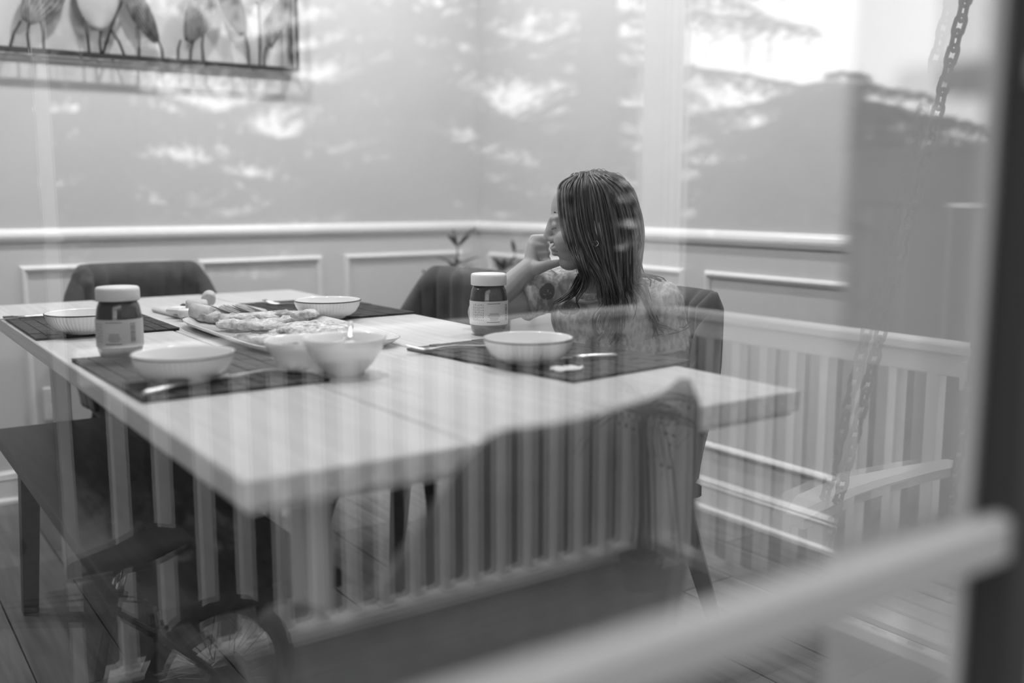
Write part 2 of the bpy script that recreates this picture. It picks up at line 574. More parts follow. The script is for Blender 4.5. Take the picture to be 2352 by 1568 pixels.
# ================================================================== DINING TABLE
T = .75
TX0, TX1, TY0, TY1 = .348, 1.242, 1.01, 3.08
tbl = thing('dining_table', ((TX0 + TX1) / 2, (TY0 + TY1) / 2, 0),
            'long pale wood dining table with three-board top and square legs', 'table')
def tl(b, name, m, smooth=False):
    return b.build(name, m, tbl, origin=tbl.location, smooth=smooth)
for a, b in ((TX0, .638), (.642, .948), (.952, TX1)):
    tl(MB().box(((a + b) / 2, (TY0 + TY1) / 2, T - .016), (b - a, TY1 - TY0, .032), bev=.002), 'board', M_table)
tl(MB().box(((TX0 + TX1) / 2, (TY0 + TY1) / 2, T - .036), (TX1 - TX0 - .02, TY1 - TY0 - .02, .010)), 'sub_top', M_table_edge)
ap = .05
for (c, d) in ((((TX0 + TX1) / 2, TY0 + .17), (TX1 - TX0 - .27, .02)), (((TX0 + TX1) / 2, TY1 - .17), (TX1 - TX0 - .27, .02)),
               ((TX0 + .135, (TY0 + TY1) / 2), (.02, TY1 - TY0 - .32)), ((TX1 - .135, (TY0 + TY1) / 2), (.02, TY1 - TY0 - .32))):
    tl(MB().box((c[0], c[1], T - .041 - ap / 2), (d[0], d[1], ap)), 'apron', M_table_edge)
for lx in (TX0 + .155, TX1 - .155):
    for ly in (TY0 + .19, TY1 - .19):
        tl(MB().bar((lx, ly, T - .041), (lx, ly, 0), .044, .044, .038, .038), 'leg', M_leg)

# ------------------------------------------------------------------ bench tucked under the left side
bn = thing('bench', (.49, 2.15, 0), 'dark stained wooden bench pushed under the table', 'bench')
MB().box((0, 0, .435), (.33, 1.42, .03), bev=.003).build('seat', M_bench, bn)
for yy in (-.52, .52):
    MB().box((0, yy, .39), (.26, .05, .06)).build('cross_rail', M_bench, bn)
    for xx in (-.11, .11):
        MB().bar((xx, yy, .39), (xx * 1.15, yy * 1.06, 0), .045, .045, .035, .035).build('leg', M_bench, bn)
MB().box((0, 0, .34), (.03, 1.04, .05)).build('stretcher', M_bench, bn)

# ================================================================== CHAIRS
def smooth01(t):
    t = max(0., min(1., t)); return t * t * (3 - 2 * t)
def make_chair(label):
    t = thing('dining_chair', (0, 0, 0), label, 'chair', group='channel-backed dining chairs')
    # plan curve of the wrap-around shell, back towards -y
    path = []
    N = 97
    for i in range(N):
        s_ = -1 + 2 * i / (N - 1)
        a = s_ * R(128)
        if abs(a) <= R(90):
            ca, sa = math.cos(a), math.sin(a)
            e = .72
            path.append((.225 * math.copysign(abs(sa) ** e, sa), -.205 * abs(ca) ** e, s_))
        else:
            f = (abs(a) - R(90)) / R(38)
            path.append((math.copysign(.225 - .012 * f, a), .15 * f, s_))
    L = [0]
    for i in range(1, N):
        L.append(L[-1] + math.hypot(path[i][0] - path[i - 1][0], path[i][1] - path[i - 1][1]))
    K = 15
    outer = []; inner = []
    ch = .058
    for i, (px_, py_, s_) in enumerate(path):
        q = abs(s_)
        top = .835 - .215 * smooth01((q - .28) / .46) - .06 * smooth01((q - .82) / .18)
        bot = .40 + .02 * q
        i0, i1 = max(0, i - 1), min(N - 1, i + 1)
        tx, ty = path[i1][0] - path[i0][0], path[i1][1] - path[i0][1]
        tl_ = math.hypot(tx, ty); nx, ny = ty / tl_, -tx / tl_          # outward
        c = abs(math.sin(math.pi * (L[i] - L[N // 2]) / ch + math.pi / 2)) ** .34
        for kk in range(K):
            f = kk / (K - 1)
            z_ = bot + (top - bot) * f
            sc = .86 + .17 * smooth01((z_ - .38) / .30) + .03 * f
            edge = math.sqrt(max(0, 1 - max(0, (f - .9) / .1) ** 2))
            th = .019 * (.25 + .75 * edge) + .004
            cx_, cy_ = px_ * sc, py_ * sc
            outer.append((cx_ + nx * (th - .002 + .007 * c), cy_ + ny * (th - .002 + .007 * c), z_))
            inner.append((cx_ - nx * (th - .010 + .023 * c * edge), cy_ - ny * (th - .010 + .023 * c * edge), z_))
    n1 = len(outer)
    Fc = []
    for i in range(N - 1):
        for kk in range(K - 1):
            a = i * K + kk
            Fc.append((a, a + K, a + K + 1, a + 1))
            Fc.append((n1 + a, n1 + a + 1, n1 + a + K + 1, n1 + a + K))
        for kk in (0, K - 1):
            a = i * K + kk
            Fc.append((a, a + K, n1 + a + K, n1 + a))
    for i in (0, N - 1):
        for kk in range(K - 1):
            a = i * K + kk
            Fc.append((a, a + 1, n1 + a + 1, n1 + a))
    MB().add(outer + inner, Fc).build('backrest', M_fabric, t, smooth=True)
    # seat cushion
    b = MB(); P = []; Fc = []; n = 40
    for (rs, z_) in ((.80, .385), (.95, .39), (1.0, .41), (1.0, .45), (.96, .472), (.85, .482), (.4, .488)):
        for k in range(n):
            a = 2 * math.pi * k / n
            e = .62
            xx = .205 * math.copysign(abs(math.cos(a)) ** e, math.cos(a)) * rs
            yy = .215 * math.copysign(abs(math.sin(a)) ** e, math.sin(a)) * rs + .03
            P.append((xx, yy, z_))
    for i in range(6):
        for k in range(n):
            j = (k + 1) % n
            Fc.append((i * n + k, i * n + j, (i + 1) * n + j, (i + 1) * n + k))
    Fc.append(tuple(range(n - 1, -1, -1))); Fc.append(tuple(6 * n + k for k in range(n)))
    b.add(P, Fc).build('seat', M_fabric, t, smooth=True)
    MB().box((0, .01, .375), (.34, .36, .03), bev=.004).build('seat_base', M_dark, t)
    for sx in (-1, 1):
        for sy in (-1, 1):
            MB().bar((sx * .14, .01 + sy * .13, .37), (sx * .215, .01 + sy * .215, 0), .055, .05, .026, .026) \
                .build('leg', M_dark, t)
    return t
ch0 = make_chair('grey channel-tufted chair the girl sits on')
ch0.location = (1.475, 1.78, 0); ch0.rotation_euler.z = R(86)
dup(ch0, (1.40, 2.53, 0), R(95), 'grey channel-tufted chair beside the potted plant, next to the girl')
dup(ch0, (.84, 3.20, 0), R(178), 'grey channel-tufted chair at the table end by the wall art')
dup(ch0, (.618, .985, 0), R(17), 'grey channel-tufted chair with its back to the window')

# ================================================================== TABLEWARE
# placemats of overlapping leather strips
MW, ML = .30, .465            # width (x) and length (y)
ROWS = 11
rw = MW / ROWS
PL = ML / 6
full = MB().box((0, 0, 0), (rw - .0016, PL - .0016, .0030), bev=.0009)
full_o = full.build('strip', M_mat)
half = MB().box((0, 0, 0), (rw - .0016, PL / 2 - .0016, .0030), bev=.0009)
half_o = half.build('strip', M_mat)
def placemat(c, rz, label):
    t = thing('placemat', (c[0], c[1], T), label, 'placemat', rz, 'dark leather strip placemats')
    MB().box((0, 0, .0012), (MW - .004, ML - .004, .0022)).build('backing', M_mat, t)
    for r_ in range(ROWS):
        x = -MW / 2 + rw * (r_ + .5)
        zz = .0036 + random.uniform(0, .0006)
        if r_ % 2 == 0:
            for q in range(6):
                o = inst(full_o, 'strip', (x, -ML / 2 + PL * (q + .5), zz + random.uniform(0, .0012)), t)
                o.rotation_euler.y = R(random.uniform(-1.2, 1.2))
        else:
            inst(half_o, 'strip', (x, -ML / 2 + PL * .25, zz), t)
            inst(half_o, 'strip', (x, ML / 2 - PL * .25, zz), t)
            for q in range(5):
                o = inst(full_o, 'strip', (x, -ML / 2 + PL * (q + 1), zz + random.uniform(0, .0012)), t)
                o.rotation_euler.y = R(random.uniform(-1.2, 1.2))
    return t
placemat((.503, 2.505), R(0), 'dark strip placemat at the table end by the wall outlet')
placemat((1.088, 2.475), R(2), 'dark strip placemat beside the empty chair near the plant')
placemat((1.105, 1.505), R(7), 'dark strip placemat in front of the girl')
placemat((.513, 1.72), R(1), 'dark strip placemat with crossed knife and fork beside the white bowls')
bpy.data.objects.remove(full_o); bpy.data.objects.remove(half_o)
MT = T + .0056                 # top of a placemat

# ribbed bowls with a dark line around the rim
def ribbed_bowl(c, label, zb):
    t = thing('ribbed_bowl', (c[0], c[1], zb), label, 'bowl', group='ribbed dinner bowls')
    prof = [(.001, .0), (.043, 0), (.045, .004), (.058, .008), (.069, .017), (.077, .030), (.0805, .042),
            (.081, .044), (.079, .045), (.0775, .042), (.072, .028), (.062, .016), (.045, .0095), (.001, .008)]
    MB().lathe(prof, n=240, ribs=(60, .0016, 3, 6), cap0=False).build('body', M_ceramic, t, smooth=True)
    MB().lathe([(.0808, .0418), (.0818, .0436), (.0812, .0446), (.0800, .0448), (.0798, .043)], n=72, cap0=False) \
        .build('rim_line', M_rim, t, smooth=True)
    return t
def rimc(x, y, z): return onZ(x, y, z)
for (px_, py_, lab) in ((752, 689, 'ribbed white bowl on the placemat beside the empty chair near the plant'),
                        (1213, 776, 'ribbed white bowl on the placemat in front of the girl'),
                        (421, 811, 'ribbed white bowl on the placemat with the crossed knife and fork'),
                        (193, 718, 'ribbed white bowl on the placemat at the table end')):
    c = rimc(px_, py_, MT + .043)
    ribbed_bowl(c, lab, MT)

# two plain serving bowls
def plain_bowl(c, r, h, foot, label, fill_m, fill_lab, fz):
    t = thing('serving_bowl', (c[0], c[1], T), label, 'bowl')
    prof = [(.001, 0), (foot, 0), (foot + .001, .005), (r * .72, h * .35), (r * .9, h * .7), (r, h), (r - .003, h + .001),
            (r - .005, h - .002), (r * .86, h * .7), (r * .68, h * .38), (foot, .012), (.001, .009)]
    MB().lathe(prof, n=64, cap0=False).build('body', M_ceramic, t, smooth=True)
    P = []; Fc = []; n = 28
    for i in range(7):
        for k in range(n):
            a = 2 * math.pi * k / n; rr = r * fz[0] * (i + .02) / 6
            P.append((rr * math.cos(a), rr * math.sin(a),
                      h * fz[1] + (.005 * mnoise.noise(Vector((rr * 60 * math.cos(a), rr * 60 * math.sin(a), c[0] * 9))) * (1 - i / 6))))
    for i in range(6):
        for k in range(n):
            j = (k + 1) % n
            Fc.append((i * n + k, i * n + j, i * n + n + j, i * n + n + k))
    MB().add(P, Fc).build(fill_lab, fill_m, t, smooth=True)
    return t
c1 = onZ(700, 772, T + .06)
c2 = onZ(791, 772, T + .065)
sb1 = plain_bowl(c1, .071, .055, .05, 'smooth white serving bowl of fruit behind the conical bowl', M_yog, 'filling', (.80, .62))
sb2 = plain_bowl(c2, .071, .064, .032, 'conical white bowl of yoghurt with a spoon in it', M_yog, 'filling', (.84, .70))
for i in range(8):
    a = random.uniform(0, 6.28); rr = random.uniform(0, .03)
    b = MB().ell((0, 0, 0), (.008, .006, .005), seg=10, ring=6).build('dark_berry', M_nut, None, smooth=True,
        loc=(c1.x - .01 + rr * math.cos(a), c1.y + .02 + rr * math.sin(a), T + .041 + .001 * (i % 3)))
    tag(b, 'small dark berry lying in the smooth serving bowl', 'berry', 'berries in the smooth serving bowl')

# cutlery
def lathe_spline(pts): return pts
def fork(p, d, label, z0=None, size=.18, tilt=0):
    rz = math.atan2(d[1], d[0])
    t = thing('fork', (p[0], p[1], p[2]), label, 'fork', rz)
    t.rotation_euler.y = tilt
    h = MB()
    xs = [0, .02, .05, .08, .105, .12, .135]
    ws = [.010, .011, .008, .006, .006, .012, .022]
    zs = [.0015, .002, .004, .006, .005, .0035, .002]
    P = []; Fc = []
    for x_, w_, z_ in zip(xs, ws, zs):
        P += [(x_, -w_ / 2, z_ - .001), (x_, w_ / 2, z_ - .001), (x_, w_ / 2, z_ + .001), (x_, -w_ / 2, z_ + .001)]
    for i in range(len(xs) - 1):
        for q in range(4):
            j = (q + 1) % 4
            Fc.append((i * 4 + q, i * 4 + j, i * 4 + 4 + j, i * 4 + 4 + q))
    Fc += [(3, 2, 1, 0), tuple(len(P) - 4 + q for q in range(4))]
    h.add(P, Fc).build('handle', M_steel, t, smooth=False)
    for q in range(4):
        yy = -.0085 + .0057 * q
        MB().tube([(.133, yy, .002), (.150, yy, .003), (.165, yy, .007), (size, yy * .95, .012)], [.0016, .0016, .0014, .0007], 6) \
            .build('tine', M_steel, t, smooth=True)
    return t
def knife(p, d, label, L=.20):
    rz = math.atan2(d[1], d[0])
    t = thing('knife', (p[0], p[1], p[2]), label, 'knife', rz)
    MB().tube([(0, 0, .005), (.01, 0, .0055), (.05, 0, .0055), (.085, 0, .005)], [.003, .0052, .005, .004], 10, flat=.8) \
        .build('handle', M_steel, t, smooth=True)
    P = []; Fc = []
    sec = [(.083, .0045, .005), (.10, .008, .004), (.14, .010, .003), (.18, .009, .003), (L, .002, .003)]
    for x_, w_, z_ in sec:
        P += [(x_, -w_, z_), (x_, w_ * .4, z_ - .0008), (x_, w_ * .4, z_ + .0008)]
    for i in range(len(sec) - 1):
        for q in range(3):
            j = (q + 1) % 3
            Fc.append((i * 3 + q, i * 3 + j, i * 3 + 3 + j, i * 3 + 3 + q))
    Fc += [(2, 1, 0), (len(P) - 3, len(P) - 2, len(P) - 1)]
    MB().add(P, Fc).build('blade', M_steel, t)
    return t
def spoon(p, d, label):
    rz = math.atan2(d[1], d[0])
    t = thing('spoon', tuple(p), label, 'spoon', rz)
    t.rotation_euler.y = R(-15)
    MB().tube([(0, 0, 0), (.02, 0, .002), (.045, 0, .004), (.075, 0, .004)], [.004, .004, .003, .005], 8, flat=.5).build('handle', M_steel, t, smooth=True)
    MB().ell((-.018, 0, -.002), (.022, .015, .005)).build('spoon_bowl', M_steel, t, smooth=True)
    return t
A = onZ(328, 912, MT + .001); B = onZ(600, 845, MT + .001)
knife(A, B - A, 'steel knife lying across the placemat with the conical bowl behind', .19)
A2 = onZ(500, 870, MT + .004); B2 = onZ(690, 838, MT + .012)
fork(A2, B2 - A2, 'steel fork crossing the knife, tines toward the white bowls')
A = onZ(1418, 822, MT + .001); B = onZ(1215, 830, MT + .001)
knife(A, B - A, 'steel knife lying in front of the bowl before the girl', .17)
A = onZ(1135, 795, MT + .001); B = onZ(1000, 790, MT + .012)
fork(A, B - A, 'steel fork beside the cocoa jar, tines up')
A = onZ(735, 704, MT + .001); B = onZ(645, 688, MT + .015)
fork(A, B - A, 'dark-looking steel fork leaning by the bowl near the plant')
A = onZ(130, 728, MT + .001); B = onZ(36, 734, MT + .001)
knife(A, B - A, 'steel knife on the placemat at the table end', .16)
spoon((c2.x + .012, c2.y + .004, T + .056), (.45, .9), 'steel spoon standing in the yoghurt bowl')
# torn scrap of paper napkin
b = MB(); P = []; Fc = []
n = 18
for i in range(6):
    for k in range(n):
        a = 2 * math.pi * k / n
        rr = (.001 + .0048 * i) * (1 + .35 * mnoise.noise(Vector((math.cos(a) * 1.7, math.sin(a) * 1.7, 3.1))))
        P.append((rr * 1.25 * math.cos(a), rr * .75 * math.sin(a), .0065 + .0055 * mnoise.noise(Vector((rr * 130 * math.cos(a), rr * 130 * math.sin(a), 1.2))) - .0008 * i))
for i in range(5):
    for k in range(n):
        j = (k + 1) % n
        Fc.append((i * n + k, i * n + j, i * n + n + j, i * n + n + k))
pc = onZ(1302, 850, MT)
nap = MB().add(P, Fc).build('napkin_scrap', M_paper, None, smooth=True, loc=(pc.x, pc.y, MT - .0005), rz=R(-20))
md = nap.modifiers.new('thickness', 'SOLIDIFY'); md.thickness = .0015
tag(nap, 'small crumpled scrap of white paper on the placemat before the girl', 'paper')

# cocoa spread jars
def jar(c, rz, label):
    t = thing('spread_jar', (c[0], c[1], T), label, 'jar', rz, 'cocoa spread jars')
    r = .0415
    prof = [(.001, 0), (r * .80, 0), (r * .90, .004), (r * .97, .014), (r, .022), (r, .078), (r * .985, .084), (r * .93, .098),
            (r * .84, .108), (r * .78, .112), (r * .78, .118)]
    MB().lathe(prof, n=56, cap0=False, cap1=True).build('glass_body', M_jarglass, t, smooth=True)
    prof2 = [(.001, .003), (r * .78, .003), (r * .87, .007), (r * .945, .016), (r * .975, .024), (r * .975, .078), (r * .95, .085),
             (r * .90, .098), (r * .80, .107), (.001, .108)]
    MB().lathe(prof2, n=56, cap0=False).build('cocoa_spread', M_choc, t, smooth=True)
    P = []; Fc = []; n = 60
    for zz in (.0245, .076):
        for k in range(n + 1):
            a = -R(165) + R(330) * k / n
            P.append(((r + .0004) * math.cos(a), (r + .0004) * math.sin(a), zz))
    for k in range(n):
        Fc.append((k, k + 1, n + 2 + k, n + 1 + k))
    lb = MB().add(P, Fc).build('paper_label', M_label, t, smooth=True)
    # fine print and a barcode, far too small to read
    pr = MB()
    def pr_rect(a0, a1, z0, z1):
        m_ = max(1, int(abs(a1 - a0) / R(5)))
        for q in range(m_):
            b0 = a0 + (a1 - a0) * q / m_; b1 = a0 + (a1 - a0) * (q + 1) / m_
            rr = r + .0008
            pr.add([(rr * math.cos(b0), rr * math.sin(b0), z0), (rr * math.cos(b1), rr * math.sin(b1), z0),
                    (rr * math.cos(b1), rr * math.sin(b1), z1), (rr * math.cos(b0), rr * math.sin(b0), z1)], [(0, 1, 2, 3)])
    for i in range(6):                                   # columns of sideways fine print
        a0 = R(-58 + i * 6.5)
        for q in range(7):
            z_ = .034 + q * .0053 + random.uniform(0, .001)
            pr_rect(a0, a0 + R(1.6), z_, z_ + random.uniform(.002, .0042))
    for i in range(5):                                   # centred lines
        z_ = .036 + i * .0032
        wdt = R(random.uniform(10, 19))
        pr_rect(R(8) - wdt, R(8) + wdt, z_, z_ + .0012)
    pr_rect(R(-12), R(28), .0705, .0718)
    pr_rect(R(-14), R(26), .0305, .0322)
    for i in range(18):                                  # barcode
        z_ = .034 + i * .0020
        pr_rect(R(48), R(62), z_, z_ + random.choice((.0006, .0011)))
    pr.build('label_print', M_ink, lb)
    lid = [(.001, .134), (r * .86, .134), (r * .92, .132), (r * .94, .128), (r * .94, .111), (r * .92, .109), (r * .86, .109)]
    MB().lathe(lid, n=64, ribs=(64, .0006, 3, 4), cap0=False).build('lid', M_lid, t, smooth=True)
    return t
pj = onZ(1122, 772, T)
jar((pj.x + .018, pj.y + .026), math.atan2(-pj.y, -pj.x) + R(8), 'cocoa spread jar with white lid close to the girl\'s elbow')
pj = onZ(272, 828, T)
jar((pj.x + .012, pj.y + .030), math.atan2(-pj.y, -pj.x) + R(-22), 'cocoa spread jar with white lid behind the ribbed bowl with crossed cutlery')

# long white platter with rolled crepes and a flatbread
pt_c = Vector((.815, 2.06, T))
pla = thing('platter', pt_c, 'long white rectangular platter carrying rolled crepes', 'platter', R(0))
P = []; Fc = []; n = 48
def rr_pt(hx, hy, rad, a):
    e = .32
    return (hx * math.copysign(abs(math.cos(a)) ** e, math.cos(a)), hy * math.copysign(abs(math.sin(a)) ** e, math.sin(a)))
secs = [(.80, .90, 0), (.84, .92, .001), (.93, .965, .008), (1, 1, .018), (.985, .99, .0195), (.96, .975, .018), (.88, .94, .0085), (.82, .91, .006), (.02, .02, .0055)]
for (fx, fy, z_) in secs:
    for k in range(n):
        a = 2 * math.pi * k / n
        x_, y_ = rr_pt(.155 * fx, .305 * fy, 0, a)
        P.append((x_, y_, z_))
for i in range(len(secs) - 1):
    for k in range(n):
        j = (k + 1) % n
        Fc.append((i * n + k, i * n + j, i * n + n + j, i * n + n + k))
Fc.append(tuple(range(n - 1, -1, -1)))
MB().add(P, Fc).build('dish', M_ceramic, pla, smooth=True)
def crepe(c, ang, L, r, label, seed):
    P = []; Fc = []; n = 18; m = 22
    for i in range(m):
        f = i / (m - 1)
        x_ = (f - .5) * L
        taper = 1 - .35 * abs(2 * f - 1) ** 4
        for k in range(n):
            a = 2 * math.pi * k / n
            nn = mnoise.noise(Vector((x_ * 45 + seed * 7, math.cos(a) * 1.6, math.sin(a) * 1.6 + seed)))
            nn2 = mnoise.noise(Vector((x_ * 120, math.cos(a) * 3 + seed, math.sin(a) * 3)))
            rr = r * taper * (1 + .55 * nn + .34 * nn2)
            P.append((x_, rr * 1.35 * math.cos(a), max(-r * .6, rr * .75 * math.sin(a))))
    for i in range(m - 1):
        for k in range(n):
            j = (k + 1) % n
            Fc.append((i * n + k, i * n + j, i * n + n + j, i * n + n + k))
    for i_ in (0, m - 1):
        ctr = len(P); P.append(((i_ / (m - 1) - .5) * L * .96, 0, 0))
        for k in range(n):
            Fc.append((ctr, i_ * n + k, i_ * n + (k + 1) % n))
    o = MB().add(P, Fc).build('rolled_crepe', M_crepe if int(seed * 10) % 3 else M_crepe3, None, smooth=True, loc=c, rz=ang)
    return tag(o, label, 'crepe', 'rolled crepes on the long platter')
# rolls lie across the platter, pixel rows taken from the photo
for i, (ax, ay, bx, by, rr) in enumerate(((455, 722, 585, 735, .017), (505, 742, 660, 752, .017), (540, 728, 640, 722, .015),
                                          (625, 722, 712, 722, .014), (600, 742, 700, 730, .016), (650, 752, 760, 745, .015), (562, 770, 612, 774, .012))):
    a = onZ(ax, ay, T + .022); b = onZ(bx, by, T + .022)
    crepe(((a.x + b.x) / 2, (a.y + b.y) / 2, T + .0175 + .003 * (i % 2)), math.atan2(b.y - a.y, b.x - a.x), max(.1, (b - a).length), rr,
          'crinkled rolled crepe lying on the long white platter', i * 1.7)
def flatbread(c, r, seed, label):
    P = []; Fc = []; n = 40; m = 8
    for i in range(m):
        for k in range(n):
            a = 2 * math.pi * k / n
            rr = r * (i + .01) / (m - 1) * (1 + .05 * mnoise.noise(Vector((math.cos(a) * 2, math.sin(a) * 2, seed))))
            z_ = .006 * mnoise.noise(Vector((rr * 40 * math.cos(a), rr * 40 * math.sin(a), seed))) + .010 * (1 - (i / (m - 1)) ** 2)
            P.append((rr * math.cos(a), rr * math.sin(a), z_))
    for i in range(m - 1):
        for k in range(n):
            j = (k + 1) % n
            Fc.append((i * n + k, i * n + j, i * n + n + j, i * n + n + k))
    o = MB().add(P, Fc).build('flatbread', M_crepe2, None, smooth=True, loc=c)
    md = o.modifiers.new('thickness', 'SOLIDIFY'); md.thickness = .006
    return tag(o, label, 'flatbread')
fb = onZ(690, 744, T + .04)
flatbread((fb.x + .01, fb.y - .02, T + .024), .085, 1.3, 'speckled flatbread lying under another on the platter')
flatbread((fb.x + .02, fb.y - .03, T + .036), .078, 4.3, 'speckled flatbread on top, behind the smooth serving bowl')
a = onZ(700, 716, T + .04)
crepe((a.x, a.y, T + .034), R(20), .07, .012, 'small crinkled crepe corner standing up at the platter end', 9.1)

# board with crackers, cured meat and cheese
bc = Vector((.815, 2.575, T))
bd = MB().box((0, 0, .006), (.22, .23, .012), bev=.004).build('serving_board', M_table_edge, None, loc=bc, rz=R(4))
tag(bd, 'pale wooden board of crackers, cheese and cured meat', 'board')
cd = MB().lathe([(.001, 0), (.031, 0), (.0325, .0012), (.032, .0026), (.001, .0032)], n=26, cap0=False).build('cracker', M_cracker, None, smooth=True)
cd_first = cd
a = onZ(470, 728, T + .012); b = onZ(560, 722, T + .012)
for i in range(13):
    f = i / 12
    o = cd_first if i == 0 else cd_first.copy()
    if i: COL.objects.link(o)
    p = a.lerp(b, f)
    o.location = (p.x + .035, p.y + .012 + .010 * math.sin(i * 1.3), T + .021 + .0005 * (i % 3))
    dirv = (b - a)
    o.rotation_euler = (0, 0, 0)
    o.rotation_euler = Matrix.Rotation(R(24 + random.uniform(-3, 3)), 3, Vector((-dirv.y, dirv.x, 0)).normalized()).to_euler()
    tag(o, 'thin round cracker in the overlapping fan on the wooden board', 'cracker', 'crackers fanned on the board')
def chunk(px_, py_, r, L, ang, label, seed, m=None, tilt=0):
    p = onZ(px_, py_, T + .012 + r)
    b = MB(); P = []; Fc = []; n = 16
    prof = [(-.5, .0), (-.5, .85), (-.44, 1.0), (-.1, 1.06), (.25, 1.02), (.44, .98), (.5, .82), (.5, .0)]
    for (t_, s_) in prof:
        for k in range(n):
            a_ = 2 * math.pi * k / n
            nn = 1 + .16 * mnoise.noise(Vector((t_ * 3 + seed, math.cos(a_), math.sin(a_))))
            P.append((t_ * L, r * s_ * nn * math.cos(a_), r * s_ * nn * math.sin(a_)))
    for i in range(len(prof) - 1):
        for k in range(n):
            j = (k + 1) % n
            Fc.append((i * n + k, i * n + j, i * n + n + j, i * n + n + k))
    o = MB().add(P, Fc).build('sausage_piece', m or M_ham, None, smooth=True, loc=p, rz=ang)
    o.rotation_euler.y = tilt
    return tag(o, label, 'sausage', 'cured sausage pieces on the board')
chunk(462, 716, .018, .05, R(-40), 'cut piece of cured sausage lying in front on the board', 1.1, tilt=R(8))
chunk(452, 704, .018, .05, R(-10), 'cut piece of cured sausage lying behind on the board', 2.3)
o = chunk(480, 695, .017, .05, R(70), 'cut piece of cured sausage heaped on the others', 3.7, tilt=R(-6)); o.location.z += .012
ck = onZ(428, 716, T + .022)
o = MB().lathe([(.001, 0), (.018, 0), (.020, .003), (.020, .014), (.018, .017), (.001, .018)], n=26, cap0=False).build('soft_cheese', M_cheese, None, smooth=True, loc=(ck.x, ck.y, T + .0115))
tag(o, 'small round white cheese on the board', 'cheese')
ck = onZ(404, 712, T + .02)
o = MB().box((0, 0, .008), (.05, .05, .016), bev=.005).build('cheese_wedge', M_cheese, None, loc=(ck.x + .01, ck.y, T + .0115), rz=R(30))
tag(o, 'pale crumbly cheese slab at the edge of the board', 'cheese')
ck = onZ(422, 704, T + .02)
o = MB().ell((0, 0, 0), (.010, .008, .009)).build('olive', M_nut, None, smooth=True, loc=(ck.x, ck.y, T + .0195))
tag(o, 'dark olive beside the cheese on the board', 'olive')

# ================================================================== WALL ART
AX0, AX1, AZ0, AZ1 = .18, 1.545, 1.525, 2.06
AYF, AYB = 3.685, 3.735
art = thing('wall_art', ((AX0 + AX1) / 2, YB, AZ0), 'black metal box-frame wall art with petals on wire stems', 'wall art')
def al(b, name, m, smooth=False): return b.build(name, m, art, origin=art.location, smooth=smooth)
bw = .011
for yy in (AYF, AYB):
    al(MB().box(((AX0 + AX1) / 2, yy, AZ0), (AX1 - AX0 + bw, bw, bw)), 'frame_bar', M_metal_blk)
    al(MB().box(((AX0 + AX1) / 2, yy, AZ1), (AX1 - AX0 + bw, bw, bw)), 'frame_bar', M_metal_blk)
    for xx in (AX0, AX1):
        al(MB().box((xx, yy, (AZ0 + AZ1) / 2), (bw, bw, AZ1 - AZ0)), 'frame_bar', M_metal_blk)
for xx in (AX0, AX1):
    for zz in (AZ0, AZ1):
        al(MB().box((xx, (AYF + AYB) / 2, zz), (bw, AYB - AYF, bw)), 'frame_bar', M_metal_blk)
def petal(px_, py_, tilt, L, W, m, stems, ribs=8):
    # px_,py_: pixel of the petal's lower tip, drawn on the front face of the frame
    p = onY(px_, py_, AYF + .012)
    P = []; Fc = []; nu, nv = 15, 40
    ca, sa = math.cos(tilt), math.sin(tilt)
    for i in range(nu):
        f = i / (nu - 1)
        wv = W * (math.sin(math.pi * (f * .93 + .05)) ** .75)
        for k in range(nv):
            g = -1 + 2 * k / (nv - 1)
            lx = g * wv / 2; lz = f * L
            d = .014 * (1 - g * g) + (.0035 * math.cos(g * math.pi * ribs) if ribs else 0)
            P.append((p.x + lx * ca + lz * sa, p.y - d, p.z + lz * ca - lx * sa))
    for i in range(nu - 1):
        for k in range(nv - 1):
            Fc.append((i * nv + k, i * nv + k + 1, (i + 1) * nv + k + 1, (i + 1) * nv + k))
    o = al(MB().add(P, Fc), 'petal', m, True)
    md = o.modifiers.new('thickness', 'SOLIDIFY'); md.thickness = .002
    for (sx0, sy0, sx1, sy1) in stems:
        q0 = onY(sx0, sy0, AYF + .014); q1 = onY(sx1, sy1, AYF + .010)
        q1.z = AZ0 + .003
        mid = q0.lerp(q1, .5) + Vector((.004 if sx1 > sx0 else -.004, 0, .004))
        al(MB().tube([q0, mid, q1], .0045, 7), 'stem', M_metal_blk, True)
petal(58, 52, R(35), .24, .115, M_art_rib, [(48, 48, 22, 98), (66, 55, 66, 100), (92, 40, 100, 104)])
petal(225, 72, R(2), .26, .14, M_art_pale, [(190, 40, 205, 115), (232, 72, 232, 116), (282, 0, 236, 116), (255, 68, 286, 120)], 0)
petal(360, 98, R(-28), .25, .075, M_art_rib, [(315, 60, 319, 122), (364, 95, 374, 126)])
petal(432, 97, R(24), .25, .095, M_art_rib, [(415, 92, 409, 130), (445, 92, 437, 133), (467, 72, 467, 136)])
petal(560, 82, R(-22), .22, .085, M_art_dark, [(564, 80, 572, 147)], 0)
petal(592, 12, R(10), .20, .06, M_art_pale, [(594, 12, 597, 150)], 0)
petal(617, 110, R(22), .24, .062, M_art_rib, [(612, 108, 607, 151)])

